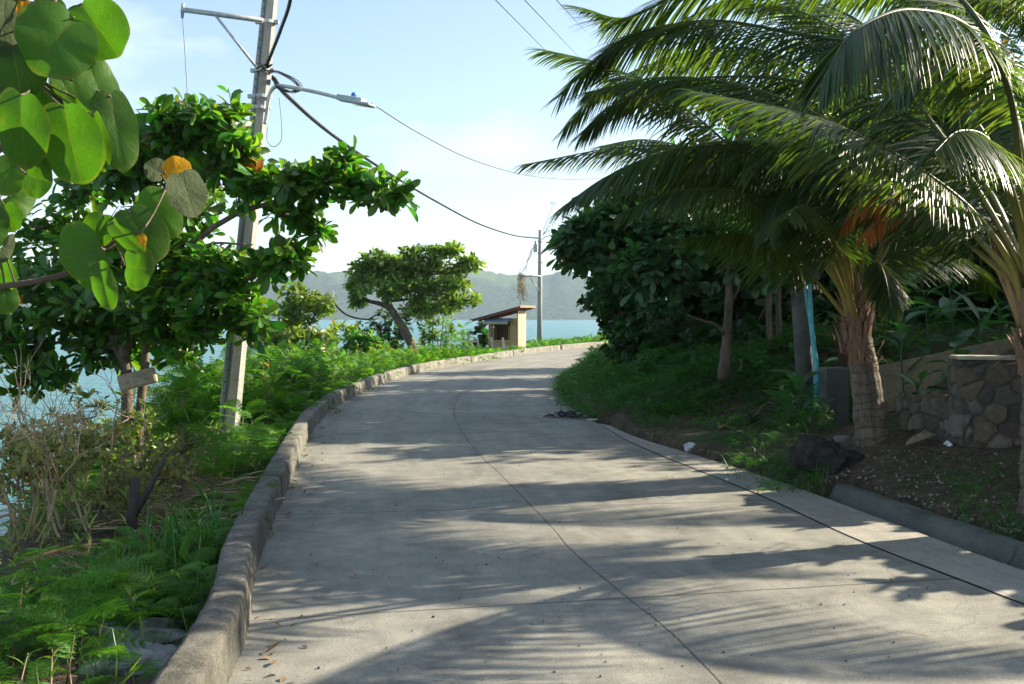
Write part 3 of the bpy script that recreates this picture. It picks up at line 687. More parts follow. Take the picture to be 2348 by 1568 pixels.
mb = MB(); tube(mb, [a0 + hd * .2 + uz * .045, a0 + hd * .2 + uz * .09, a0 + hd * .2 + uz * .105], [.034, .034, .02], 12); mb.build('photocell', plain('blue_cap', (.02, .13, .45), .35), lh)

# ---- cables
def sag(a, b, s, n=30):
    t = np.linspace(0, 1, n)[:, None]; p = np.asarray(a) * (1 - t) + np.asarray(b) * t; p[:, 2] -= 4 * s * (t * (1 - t))[:, 0]; return p
def twisted(mb, path, r, pitch, strands=3, sub=10):
    path = np.asarray(path); l = np.concatenate([[0], np.cumsum(np.linalg.norm(np.diff(path, axis=0), axis=1))]); n = int(l[-1] / pitch * sub)
    q = np.linspace(0, l[-1], n); c = np.stack([np.interp(q, l, path[:, k]) for k in range(3)], 1); t = nrm(np.gradient(c, axis=0))
    x = nrm(np.cross(t, [0, .3, 1.0])); y = np.cross(t, x)
    for s in range(strands):
        a = q / pitch * 2 * math.pi + s * 2 * math.pi / strands
        tube(mb, c + r * 1.1 * (x * np.cos(a)[:, None] + y * np.sin(a)[:, None]), r, 5)
mb = MB(); twisted(mb, pline([(668, -60, 11.0), (664, 5, 11.4), (643, 68, 12.2), (622, 122, 12.9), (610, 152, PY - .2)], 40), .012, .22)
tag(mb.build('power_cable', M['cable']), 'thick twisted black power cable running up from the near pole out of view', 'cable')
mb = MB(); far_top = P(1232, 545, 53.9)
twisted(mb, pline([(626, 178, PY - .15), (660, 222, 14.5), (760, 308, 18), (880, 390, 24), (1000, 462, 32), (1100, 514, 41), (1180, 540, 49), (1232, 546, 53.9)], 120), .017, .36, 3, 7)
tag(mb.build('power_cable', M['cable']), 'twisted power cable sagging between the near and the far utility pole', 'cable')
mb = MB(); tube(mb, pline([(850, 236, PY - .74), (960, 305, 14.5), (1080, 365, 16.5), (1200, 400, 19), (1310, 411, 21), (1420, 405, 24)], 50), .009, 5)
tag(mb.build('lamp_wire', M['wire']), 'thin wire sagging from the street lamp head towards the palm fronds', 'wire')
mb = MB(); tube(mb, pline([(419, 44, PY - .19), (425, 140, PY - .2), (432, 260, PY - .25), (436, 330, PY - .3)], 20), .006, 4)
tag(mb.build('hanging_wire', M['wire']), 'thin loose wire hanging straight down from the crossarm tip', 'wire')
mb = MB(); tube(mb, pline([(613, 290, PY - .2), (612, 320, PY - .2), (622, 335, PY - .2), (634, 334, PY - .2), (645, 318, PY - .2), (645, 280, PY - .2), (640, 225, PY - .2)], 40), .005, 4)
tag(mb.build('hanging_wire', M['wire']), 'thin wire loop dangling below the lamp arm bracket', 'wire')
ww = [((1128, -8, 9), (1310, 176, 26), 'lowest of the three thin overhead wires crossing the sky above the palm'),
      ((1195, -8, 9), (1345, 150, 26), 'middle one of the three thin overhead wires crossing the sky above the palm'),
      ((1268, -8, 9), (1345, 75, 26), 'uppermost of the three thin overhead wires, closest to the palm fronds')]
for a, b_, lb in ww:
    mb = MB(); tube(mb, np.array([P(*a), P(*b_)]), .006, 4); tag(mb.build('overhead_wire', M['wire']), lb, 'wire', 'thin overhead wires')
mb = MB(); tube(mb, pline([(755, 678, 33), (775, 706, 33.5), (800, 724, 34), (840, 732, 34.5), (862, 722, 35)], 24), .03, 5)
tag(mb.build('drooping_cable', M['cable']), 'black cable drooping between the round bush and the leaning tree', 'cable')
mb = MB(); rg = np.random.default_rng(4)
for k in range(7):   # slack looped into a coil beside the pole
    j = rg.normal(size=2) * 5; dy = -.22 - .02 * k
    tube(mb, pline([(606, 160, PY + dy), (640 + j[0] * .4, 164 + j[1] * .6, PY + dy), (672 + j[0], 180 + j[1], PY + dy), (688 + j[0] * .6, 200 + j[1] * .5, PY + dy), (672 + j[0], 209 + j[1] * .5, PY + dy), (645 + j[0], 203 + j[1] * .5, PY + dy), (628, 190, PY + dy)], 30), .006, 5)
for k in range(5): 
    a = rg.normal(size=2) * 7; tube(mb, pline([(600 + a[0], 150 + a[1], PY - .17), (608 + a[1], 158 + a[0], PY - .2), (612, 168 + a[0], PY - .18)], 10), .009, 5)
tag(mb.build('cable_coil', M['cable']), 'slack black cable tied in a loop beside the lamp arm', 'cable')

# ================================================================== far pole
FY = 54.0
e = empty('utility_pole', at(1236, FY), 'slim grey far utility pole standing behind the wooden stall', 'utility pole')
fb = at(1236, FY, -.3); ft = P(1238.5, 527, FY)
mb = MB(); tube(mb, [fb, (fb + ft) / 2, ft], [.15, .13, .105], 10); mb.build('shaft', M['pole'], e)
mb = MB(); bar(mb, P(1193, 633, FY - .15), P(1240, 633, FY - .15), .07, .07); mb.build('crossarm', M['rust'], e)
mb = MB(); bar(mb, P(1214, 636, FY - .15), P(1237, 668, FY - .12), .05, .05); mb.build('brace', M['rust'], e)
mb = MB(); box(mb, P(1227, 569, FY - .1), (.2, .25, .42)); tube(mb, [P(1227, 560, FY - .1), P(1227, 552, FY - .1)], .05, 6); bevel(mb.build('meter_box', plain('box_blue', (.18, .28, .38), .5), e, smooth=False), .02)
mb = MB(); bar(mb, P(1200, 543, FY - .4), P(1234, 546, FY - .2), .35, .05); mb.build('lamp_head', plain('lamp_shell_far', (.34, .38, .4), .4), e, smooth=False)
mb = MB(); tube(mb, pline([(1238, 560, FY), (1244, 548, FY - .1), (1256, 541, FY - .2), (1275, 543, FY - .3)], 12), .025, 6); mb.build('lamp_arm', M['rust'], e)
for v in (553, 580, 600):
    mb = MB(); cc = P(1238, v, FY); tube(mb, [cc - [0, 0, .04], cc + [0, 0, .04]], .15, 10); mb.build('clamp', M['rust'], e)
# bare vines on the far pole
mb = MB(); rg = np.random.default_rng(5)
for k in range(46):
    u0 = 1195 + rg.normal() * 8; top = (1226 + rg.normal() * 4, 560 + rg.normal() * 12); v1 = rg.uniform(660, 700)
    pts = [(top[0], top[1], FY - .3), (1210 + rg.normal() * 4, 600 + rg.normal() * 6, FY - .3), (1195 + rg.normal() * 5, 628, FY - .3), (u0, 655, FY - .3 + rg.normal() * .2), (u0 + rg.normal() * 8, v1, FY - .3)][(0 if k < 9 else 2):]
    tube(mb, pline(pts, 14) + rg.normal(size=(14, 3)) * .05, .009, 3)
tag(mb.build('dry_vine', M['twig_dry']), 'tangle of bare dry vines trailing from the far pole crossarm', 'vine')
mb = MB()
for k in range(9):
    a = P(1245, 535 + rg.normal() * 6, FY - .2); bb = P(1268 + rg.normal() * 12, 520 + rg.normal() * 16, FY - .4); tube(mb, catmull([a, (a + bb) / 2 + [0, 0, .15], bb], 8), .012, 3)
    scatter(mb, T_LANCE[0], T_LANCE[1], np.repeat(bb[None], 6, 0) + rg.normal(size=(6, 3)) * .12, unit(6), unit(6), .16)
tag(mb.build('climbing_vine', M['hedge']), 'sparse leafy vine growing on the far pole top', 'vine')

# ================================================================== wooden roadside stall
SY = 45.0; cr_ = P(1187, 807, SY); cr_[2] = gz(cr_[0], cr_[1] + .3) - .05
e = empty('roadside_stall', cr_, 'small weathered plywood roadside stall with slanted roof and open serving window', 'stall')
Wd = nrm(np.array([-.87, .49, 0])); Sd = nrm(np.array([.49, .87, 0])); Zu = np.array([0, 0, 1.0])
RO = np.stack([Wd, Sd, Zu], 1)
def SP(a, d, z): return cr_ + Wd * a + Sd * d + Zu * z
def sbox(mb, a, d, z, s): box(mb, SP(a, d, z), s, RO)
ply = mat_noise('plywood', (.30, .21, .13), (.46, .35, .22), 2.2, .8, bstr=.1, sx=(1, 1, 9)); plyl = mat_noise('pale_plywood', (.29, .24, .165), (.41, .345, .245), 2.5, .8, bstr=.1, sx=(1, 1, 10))
mb = MB(); Wl, Dp, H_ = 1.50, .66, 1.72
sbox(mb, Wl / 2 + .03, .02, .33, (Wl - .06, .03, .66)); sbox(mb, .18, .02, 1.19, (.36, .03, 1.06)); sbox(mb, Wl - .05, .02, 1.19, (.1, .03, 1.06)); sbox(mb, .9, .02, 1.66, (1.2, .028, .12))
sbox(mb, Wl - .01, Dp / 2, .85, (.03, Dp, 1.7)); mb.build('front_wall', ply, e, smooth=False)
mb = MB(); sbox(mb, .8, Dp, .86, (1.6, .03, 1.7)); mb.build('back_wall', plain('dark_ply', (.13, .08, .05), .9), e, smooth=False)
mb = MB(); sbox(mb, -.02, Dp / 2 - .02, 1.03, (.04, Dp + .1, 2.06)); mb.build('side_panel', plyl, e, smooth=False)
mb = MB(); sbox(mb, -.03, -.08, 1.03, (.06, .05, 2.06)); mb.build('corner_post', plain('red_post', (.32, .14, .08), .7), e, smooth=False)
yel = plain('yellow_frame', (.50, .36, .05), .6)
mb = MB(); sbox(mb, .36, -.01, 1.13, (.05, .05, 1.0)); sbox(mb, 1.5, -.01, 1.13, (.05, .05, 1.0)); sbox(mb, .93, -.01, .66, (1.19, .06, .05)); wf = mb.build('window_frame', yel, e, smooth=False)
mb = MB(); sbox(mb, 1.3, .03, 1.1, (.05, .05, .9)); mb.build('mullion', plyl, wf, smooth=False)
mb = MB(); sbox(mb, .48, .03, 1.0, (.03, .03, .7)); mb.build('mullion', plyl, wf, smooth=False)
mb = MB(); sbox(mb, .95, .25, .7, (1.1, .4, .03)); mb.build('counter', ply, e, smooth=False)
steel = plain('roof_sheet', (.36, .40, .44), .4, .2)
mb = MB()
a = [SP(-.38, -.45, 2.27), SP(-.38, Dp + .3, 2.27), SP(2.35, Dp + .3, 1.62), SP(2.35, -.45, 1.62)]
nn = 60
for k in range(nn):      # corrugated sheet
    pass
gd = np.linspace(0, 1, 2); uu = np.linspace(0, 1, 61)
grid = np.array([[a[0] * (1 - x) * (1 - y) + a[1] * x * (1 - y) + a[2] * x * y + a[3] * (1 - x) * y + Zu * (.012 * math.sin(x * 2 * math.pi * 15)) for x in uu] for y in gd])
k = 61; i = np.arange(60); mb.add(np.concatenate([grid.reshape(-1, 3), grid.reshape(-1, 3) + [0, 0, .01]]), np.concatenate([np.stack([i, i + 1, i + k + 1, i + k], 1), np.stack([i, i + k, i + k + 1, i + 1], 1) + 2 * k]))
rf = mb.build('roof', steel, e)
mb = MB(); rd = plain('red_rafter', (.22, .07, .05), .7)
for d_ in (-.36, .2, Dp + .2): bar(mb, SP(-.34, d_, 2.20), SP(2.2, d_, 1.595), .045, .09)
mb.build('rafter', rd, rf, smooth=False)
mb = MB(); bar(mb, SP(-.37, -.46, 2.24), SP(-.37, Dp + .31, 2.24), .03, .09); mb.build('fascia', plain('red_fascia', (.42, .16, .10), .6), rf, smooth=False)
for d_ in (.02, Dp):
    mb = MB(); bar(mb, SP(1.5, d_, 1.7), SP(1.5, d_, 1.85), .06, .06); mb.build('roof_post', rd, e, smooth=False)
mb = MB(); q = [SP(.30, -.02, 1.71), SP(1.55, -.02, 1.71), SP(1.6, -.42, 1.55), SP(.30, -.42, 1.55)]; vv = np.array(q + [x + [0, 0, -.02] for x in q]); mb.add(vv, np.array([[0, 1, 2, 3], [7, 6, 5, 4], [0, 4, 5, 1], [1, 5, 6, 2], [2, 6, 7, 3], [3, 7, 4, 0]]))
aw = mb.build('awning', plain('awning_sheet', (.16, .24, .33), .45), e, smooth=False)
mb = MB(); bar(mb, SP(.30, -.42, 1.5), SP(1.6, -.42, 1.5), .03, .10); mb.build('edge_board', plyl, aw, smooth=False)
mb = MB(); q = [SP(1.57, -.05, 1.72), SP(1.57, Dp, 1.72), SP(2.15, Dp, 1.32), SP(2.15, -.05, 1.32)]; vv = np.array(q + [x + [0, 0, -.03] for x in q]); mb.add(vv, np.array([[0, 1, 2, 3], [7, 6, 5, 4], [0, 4, 5, 1], [1, 5, 6, 2], [2, 6, 7, 3], [3, 7, 4, 0]]))
mb.build('side_flap', plain('flap_board', (.17, .16, .14), .7), e, smooth=False)
# chair-like ladder, stakes and plank in front of it
pw = plain('pale_timber', (.62, .54, .40), .75)
lx = P(1062, 803, SY + .3)
e = empty('wooden_ladder', lx, 'short homemade wooden ladder leaning among ferns beside the stall', 'ladder'); 
for dx in (0, .26):
    mb = MB(); bar(mb, lx + [dx + .50, -.05, -.45], lx + [dx - .12, .1, .82], .08, .08); mb.build('rail', pw, e, smooth=False)
for z_, ln in ((.14, .36), (.42, .52), (.76, .55)):
    x0 = .28 - .4 * z_ / .83
    mb = MB(); bar(mb, lx + [x0 - .12 * (z_ > .7), .02, z_], lx + [x0 + ln, .02, z_ - .02], .07, .07); mb.build('rung', pw if z_ < .6 else M['wood'], e, smooth=False)
for k, (u, v0, v1, dY, lb) in enumerate([(1094, 773, 800, .4, 'leftmost of three pale wooden stakes, beside the ladder'), (1126, 773, 806, 0, 'middle one of three pale wooden stakes before the stall'), (1152, 774, 812, -.5, 'tallest of three pale wooden stakes, closest to the kerb')]):
    mb = MB(); b0 = P(u + 6, v1, SY + dY); b0[2] = gz(b0[0], b0[1]) - .1; bar(mb, b0, P(u, v0, SY + dY), .085, .085)
    tag(mb.build('wooden_stake', pw, smooth=False), lb, 'stake', 'stakes in front of the stall')
pk = P(1160, 795, SY - .1)
e = empty('plank_bench', [pk[0], pk[1], gz(pk[0], pk[1])], 'narrow plank bench almost hidden in ferns under the serving window', 'bench')
mb = MB(); bar(mb, P(1143, 796, SY - .1), P(1178, 793.5, SY + .2), .2, .04); mb.build('seat', pw, e, smooth=False)
for u in (1147, 1174):
    mb = MB(); a = P(u, 796, SY); bar(mb, a, [a[0], a[1], gz(a[0], a[1]) - .05], .05, .05); mb.build('leg', pw, e, smooth=False)

# ================================================================== LEFT: sea grape branch close to the camera
m, t, b, o = new_mat('sea_grape_leaf')
uvn = t.nodes.new('ShaderNodeTexCoord'); sp = t.nodes.new('ShaderNodeSeparateXYZ'); t.links.new(uvn.outputs['UV'], sp.inputs[0])
oi = t.nodes.new('ShaderNodeObjectInfo')
ax_ = math_(t, 'ABSOLUTE', sp.outputs[0]); y_ = sp.outputs[1]
vein = math_(t, 'MULTIPLY_ADD', math_(t, 'POWER', ax_, .8), -.55, y_)
fr = math_(t, 'ABSOLUTE', math_(t, 'SUBTRACT', math_(t, 'FRACT', math_(t, 'MULTIPLY', vein, 2.6)), .5))
v1 = math_(t, 'LESS_THAN', fr, .022); v0 = math_(t, 'LESS_THAN', ax_, .012)
base = mixc(t, noisef(t, 5, 5, 'UV'), (.028, .085, .008), (.045, .115, .012))
h = t.nodes.new('ShaderNodeHueSaturation'); t.links.new(base, h.inputs['Color']); t.links.new(math_(t, 'MULTIPLY_ADD', oi.outputs['Random'], .5, .75), h.inputs['Value'])
c = mixc(t, math_(t, 'MULTIPLY', v1, .3), h.outputs[0], (.07, .12, .02)); c = mixc(t, math_(t, 'MULTIPLY', v0, .55), c, (.14, .11, .03))
spots = t.nodes.new('ShaderNodeTexVoronoi'); spots.inputs['Scale'].default_value = 5; t.links.new(uvn.outputs['UV'], spots.inputs['Vector'])
c = mixc(t, math_(t, 'MULTIPLY', math_(t, 'LESS_THAN', spots.outputs['Distance'], .07), .6), c, (.13, .13, .05))
rim = math_(t, 'GREATER_THAN', math_(t, 'SQRT', math_(t, 'ADD', math_(t, 'MULTIPLY', sp.outputs[0], sp.outputs[0]), math_(t, 'MULTIPLY', sp.outputs[1], sp.outputs[1]))), .955)
ret = t.nodes.new('ShaderNodeTexVoronoi'); ret.feature = 'DISTANCE_TO_EDGE'; ret.inputs['Scale'].default_value = 7; t.links.new(uvn.outputs['UV'], ret.inputs['Vector'])
c = mixc(t, math_(t, 'MULTIPLY', math_(t, 'LESS_THAN', ret.outputs['Distance'], .03), .3), c, (.09, .15, .025))
c = mixc(t, math_(t, 'MULTIPLY', math_(t, 'GREATER_THAN', noisef(t, 2.2, 6, 'UV', rough=.7), .6), .45), c, (.085, .11, .012))
c = mixc(t, math_(t, 'MULTIPLY', math_(t, 'GREATER_THAN', noisef(t, 7, 5, 'Object', rough=.7), .68), .6), c, (.10, .06, .02))
c = mixc(t, math_(t, 'MULTIPLY', math_(t, 'MULTIPLY', rim, noisef(t, 3, 3, 'UV')), .7), c, (.14, .12, .03))
t.links.new(c, b.inputs['Base Color']); b.inputs['Roughness'].default_value = .45; b.inputs['Specular IOR Level'].default_value = .3
bump(t, b, math_(t, 'ADD', v1, noisef(t, 6, 4, 'UV')), .25, .004)
tr = t.nodes.new('ShaderNodeBsdfTranslucent'); t.links.new(mixc(t, 1, c, (2.1, 2.5, .6), 'MULTIPLY'), tr.inputs[0])
mx = t.nodes.new('ShaderNodeMixShader'); mx.inputs[0].default_value = .42; t.links.new(b.outputs[0], mx.inputs[1]); t.links.new(tr.outputs[0], mx.inputs[2]); t.links.new(mx.outputs[0], o.inputs[0])
M['grape'] = m
def grape_variant(name, c1, c2, trans, tcol):
    m, t, b, o = new_mat(name); c = mixc(t, noisef(t, 4, 5, 'UV'), c1, c2); un = t.nodes.new('ShaderNodeTexCoord'); s2 = t.nodes.new('ShaderNodeSeparateXYZ'); t.links.new(un.outputs['UV'], s2.inputs[0]); au = math_(t, 'ABSOLUTE', s2.outputs[0]); vn = math_(t, 'ABSOLUTE', math_(t, 'SUBTRACT', math_(t, 'FRACT', math_(t, 'MULTIPLY', math_(t, 'MULTIPLY_ADD', au, -.55, s2.outputs[1]), 2.3)), .5)); ln = math_(t, 'MAXIMUM', math_(t, 'LESS_THAN', au, .014), math_(t, 'LESS_THAN', vn, .03)); c = mixc(t, math_(t, 'MULTIPLY', ln, .5), c, tuple(x * 1.8 for x in c2)); bump(t, b, math_(t, 'ADD', ln, noisef(t, 5, 5, 'UV')), .4, .006); t.links.new(c, b.inputs['Base Color']); b.inputs['Roughness'].default_value = .65; b.inputs['Specular IOR Level'].default_value = .12
    tr = t.nodes.new('ShaderNodeBsdfTranslucent'); t.links.new(mixc(t, 1, c, tcol, 'MULTIPLY'), tr.inputs[0])
    mx = t.nodes.new('ShaderNodeMixShader'); mx.inputs[0].default_value = trans; t.links.new(b.outputs[0], mx.inputs[1]); t.links.new(tr.outputs[0], mx.inputs[2]); t.links.new(mx.outputs[0], o.inputs[0]); return m
M['grape_y'] = grape_variant('yellowing_leaf', (.42, .20, .01), (.5, .28, .015), .45, (1.5, 1.2, .6))
M['grape_p'] = grape_variant('pale_leaf', (.04, .058, .026), (.06, .08, .036), .3, (1.1, 1.3, .7))  # paler, greyer green than the other leaves
GY = 2.1
gl0 = np.array([-1.85, 2.15, gz(-1.85, 2.15)])
sg = empty('sea_grape_tree', gl0, 'sea grape with large round leaves on branches reaching close into the upper left corner', 'tree')
def grape_leaf(u, v, rx, ry, ang, nrm_, Y=GY, mt='grape', curl=.12, label=None):
    """round leaf seen at u, v; ang turns its tip (0 = up, clockwise); nrm_ is the way its face looks"""
    rg = np.random.default_rng(int(abs(u * 7 + v)))
    curl = curl * rg.uniform(.6, 2.4); rings, seg = 7, 44; th = np.linspace(0, 2 * math.pi, seg, endpoint=False)
    out = 1 - .20 * np.exp(-((np.abs(np.angle(np.exp(1j * (th - math.pi)))) / .30) ** 2)) + .032 * np.sin(2 * th + rg.uniform(0, 6)) + .03 * np.sin(3 * th + rg.uniform(0, 6)) + .016 * np.sin(7 * th + rg.uniform(0, 6)) + .05 * np.exp(-(np.abs(np.angle(np.exp(1j * th))) / .3) ** 2)
    V, UV = [[0, 0, 0]], [[0, 0]]
    for k in range(1, rings + 1):
        r = k / rings * out; x = np.sin(th) * r; y = np.cos(th) * r
        z = -curl * (y * y * .8 + x * x * .9) + .16 * np.abs(x) * (1 - .3 * y) + .055 * np.sin(4 * th + u) * (k / rings) ** 2.5 + .02 * np.sin(y * 9 + u) * np.abs(x)
        V += np.stack([x, y, z], 1).tolist(); UV += np.stack([x, y], 1).tolist()
    V = np.array(V); F3 = np.array([[0, 1 + j, 1 + (j + 1) % seg] for j in range(seg)]); F4 = []
    for k in range(rings - 1):
        a = 1 + k * seg; F4 += [[a + j, a + seg + j, a + seg + (j + 1) % seg, a + (j + 1) % seg] for j in range(seg)]
    n = nrm(np.array(nrm_, float)); tip = np.array([math.sin(R(ang)), 0, math.cos(R(ang))]); y = nrm(tip - n * np.dot(tip, n)); x = np.cross(y, n)
    sx_, sy_ = PX(rx, Y) * 1.06, PX(ry, Y) * 1.06
    foreshort = max(.35, abs(n[1]))
    v3 = V[:, :1] * x * sx_ / foreshort ** .5 + V[:, 1:2] * y * sy_ / foreshort ** .5 + V[:, 2:] * n * (sx_ + sy_) / 2
    mb = MB(); mb.add(v3 + P(u, v, Y), [F3, np.array(F4)], np.array(UV)); ob = mb.build('leaf', M[mt], sg)
    if label: ob['label'] = label
    return P(u, v, Y) - y * sy_ * .8
BK, DK, LT = (.02, -1, -.32), (.42, -.95, .02), (.62, -.8, .2)     # lit from behind, edge-on to the sun, lit in front
leaves = [
    (8, 45, 42, 72, 185, LT, 0, 'grape_p'), (130, 90, 82, 78, 215, DK, -.02, 'grape'), (224, 62, 66, 70, 150, BK, .05, 'grape'), (38, 160, 62, 60, 170, DK, .0, 'grape'),
    (220, 190, 42, 62, 160, LT, .06, 'grape'), (50, 292, 58, 86, 185, BK, -.06, 'grape'), (163, 325, 70, 90, 175, BK, .0, 'grape'), (266, 292, 44, 84, 170, (.5, -.85, .05), .06, 'grape'),
    (224, 322, 26, 66, 175, BK, .04, 'grape'), (20, 400, 36, 42, 190, DK, .03, 'grape'), (86, 408, 46, 30, 110, BK, .02, 'grape'), (44, 462, 48, 26, 110, LT, .05, 'grape'),
    (18, 496, 34, 32, 170, BK, .03, 'grape'), (404, 390, 36, 30, 70, (.1, -.9, .5), .01, 'grape_y'), (356, 390, 26, 20, 290, LT, .02, 'grape_p'), (428, 440, 40, 46, 160, (.72, -.72, .15), -.03, 'grape_p'),
    (366, 487, 58, 44, 60, (.3, -1, -.1), .05, 'grape'), (226, 524, 34, 38, 200, BK, .05, 'grape'), (322, 536, 54, 66, 150, DK, .0, 'grape'), (288, 540, 26, 48, 140, BK, -.05, 'grape'),
    (190, 578, 62, 46, 250, DK, .0, 'grape'), (314, 614, 50, 32, 100, BK, -.02, 'grape'), (238, 652, 26, 56, 170, (.2, -1, -.2), .0, 'grape'), (4, 622, 30, 46, 180, BK, .03, 'grape'),
    (12, 684, 26, 34, 180, DK, .04, 'grape'), (16, 570, 30, 12, 100, LT, .0, 'grape_p'), (54, 20, 14, 34, 170, (.1, -.9, .5), .02, 'grape_y'), (150, 200, 30, 34, 150, LT, .09, 'grape'),
    (112, 224, 30, 36, 185, BK, .08, 'grape'), (180, 262, 40, 46, 175, BK, .09, 'grape'), (110, 20, 34, 30, 330, DK, .1, 'grape'), (325, 548, 10, 16, 160, (.1, -.9, .5), -.07, 'grape_y'),
    (200, 600, 36, 60, 165, (.3, -1, 0), .05, 'grape'), (-40, 230, 60, 70, 170, DK, .0, 'grape'), (-40, 520, 50, 60, 180, DK, .0, 'grape'),
]
# the camera sees them one over the other; their stalks all lead back to the stem
stem = pline([(-60, 672, GY + .02), (0, 657, GY + .03), (80, 645, GY + .04), (165, 622, GY + .05), (215, 585, GY + .07), (262, 556, GY + .08), (310, 505, GY + .08), (355, 455, GY + .07), (385, 428, GY + .05)], 50)
stem2 = pline([(-60, 380, GY + .05), (10, 330, GY + .06), (60, 230, GY + .06), (95, 155, GY + .05), (120, 90, GY + .06), (125, 10, GY + .07), (120, -60, GY + .08)], 50)
mb = MB(); tube(mb, stem, np.linspace(.0075, .0035, 50), 8); tube(mb, stem2, np.linspace(.009, .005, 50), 8)
allp = np.vstack([stem, stem2])
for (u, v, rx, ry, ang, n_, dy, mt) in leaves:
    bp = grape_leaf(u, v, rx, ry, ang, n_, GY + dy, mt, label={'grape_y': 'yellow orange ageing leaf', 'grape_p': 'pale grey green leaf'}.get(mt))
    q = allp[np.argmin(np.linalg.norm(allp - bp, axis=1))]
    tube(mb, catmull([q, (q + bp) / 2 + [0, .004, -.004], bp], 7), .0022, 5)
mb.build('branches', M['bark_pale'], sg)
mb = MB(); tube(mb, catmull([gl0 - [0, 0, .1], gl0 + [.05, 0, .8], gl0 + [.0, .02, 1.5], gl0 + [.12, .0, 2.3], gl0 + [.1, .1, 3.0]], 24), np.linspace(.05, .02, 24), 10)
tube(mb, catmull([gl0 + [.02, .01, 1.3], (gl0 + [.02, .01, 1.3] + stem[0]) / 2 + [0, 0, .06], stem[0]], 10), np.linspace(.02, .0078, 10), 8)
tube(mb, catmull([gl0 + [.03, .01, 1.65], (gl0 + [.03, .01, 1.65] + stem2[0]) / 2 + [0, 0, .05], stem2[0]], 10), np.linspace(.02, .0092, 10), 8); mb.build('trunk', M['bark_pale'], sg)

# ================================================================== LEFT: almond tree over the bank
AY = 11.7; CROWN = 1.0
TB = lambda u, v, ru, rv, Y, n: PB(u, v, ru, rv, Y, n, 1.1)
blobs = [TB(420, 300, 95, 55, 11.4, 95), (PB(500, 290, 75, 48, 11.1, 70)), PB(340, 330, 80, 60, 11.8, 70), PB(535, 325, 40, 40, 11.0, 30), PB(520, 380, 80, 40, 11.1, 50), PB(400, 385, 110, 50, 11.9, 80), PB(300, 400, 80, 60, 12, 60),
         PB(590, 436, 60, 34, 11.0, 38), PB(680, 430, 50, 38, 10.9, 38), PB(760, 405, 40, 34, 10.8, 30), PB(800, 380, 30, 22, 10.8, 16), PB(830, 430, 42, 34, 10.7, 34), PB(885, 440, 36, 30, 10.6, 26), PB(690, 490, 40, 24, 10.9, 18), PB(725, 525, 22, 18, 10.9, 10), PB(650, 492, 26, 16, 11, 8),
         PB(430, 480, 74, 32, 11.6, 40), PB(200, 450, 70, 40, 12.2, 30), PB(100, 540, 110, 50, 12.2, 50), PB(270, 560, 120, 70, 11.8, 70), PB(400, 600, 100, 56, 11.5, 70), PB(505, 632, 66, 46, 11.1, 56), PB(600, 612, 40, 24, 10.8, 22), PB(650, 585, 40, 22, 10.7, 20), PB(675, 600, 22, 18, 10.7, 10),
         PB(90, 650, 130, 80, 11.8, 85), PB(250, 690, 140, 90, 11.8, 100), PB(420, 690, 120, 80, 11.4, 100), PB(530, 680, 60, 60, 11.0, 55), PB(570, 730, 40, 40, 10.9, 28), PB(470, 750, 50, 36, 11, 34), PB(100, 780, 120, 80, 11.7, 80), PB(260, 800, 100, 55, 11.8, 60), PB(380, 770, 60, 40, 11.5, 34), PB(60, 870, 80, 40, 11.7, 34), PB(400, 815, 50, 18, 11.2, 9),
         PB(-80, 560, 120, 120, 12, 60), PB(-80, 760, 120, 120, 12, 60), PB(200, 620, 200, 110, 12.9, 120), PB(300, 760, 200, 70, 12.7, 90)]
limbs = [([(292, 860, AY), (265, 790, AY), (230, 720, AY), (120, 640, 11.8), (0, 600, 12)], .06, .02), ([(290, 800, AY), (330, 700, AY), (400, 600, 11.6), (520, 500, 11.2), (640, 460, 11), (760, 420, 10.8), (880, 440, 10.6)], .05, .012),
         ([(330, 780, AY), (350, 650, 11.8), (360, 500, 11.9), (400, 380, 11.6), (470, 300, 11.3)], .05, .015), ([(330, 760, AY), (400, 710, 11.5), (500, 680, 11.1), (570, 640, 10.9), (650, 590, 10.7)], .035, .01), ([(360, 540, 11.9), (300, 440, 12), (300, 340, 11.9)], .03, .012),
         ([(400, 600, 11.6), (480, 560, 11.3), (560, 560, 11)], .02, .01), ([(270, 800, AY), (150, 780, AY), (60, 830, AY)], .03, .01), ([(400, 390, 11.6), (500, 350, 11.2), (560, 330, 11)], .02, .008), ([(660, 455, 11), (690, 490, 10.9), (725, 525, 10.9)], .012, .006)]
tb = hit(296, 1078); AT = tree('almond_tree', 'dark almond tree with glossy oval leaves spreading before the near utility pole', 'tree',
    [(298, 1110, AY), (300, 1045, AY), (292, 960, AY), (290, 860, AY), (280, 790, AY), (262, 720, AY)], (.085, .055), limbs, blobs, M['almond'], T_OBOV, .215, M['bark_pale'],
    trunks2=[([(300, 1100, AY), (318, 1010, AY + .05), (322, 930, AY + .1), (332, 840, AY + .1), (335, 740, AY)], (.06, .045))], per=6, sub=8, tight=.30, spread=(40, 92), jitter=.75)
bb = MB(); bar(bb, P(272, 880, AY - .12), P(358, 858, AY - .05), .09, .19); wbd = bb.build('wooden_board', M['wood'], smooth=False); bevel(wbd, .03)
tag(wbd, 'rough grey wooden board fixed across the two almond trunks', 'board')

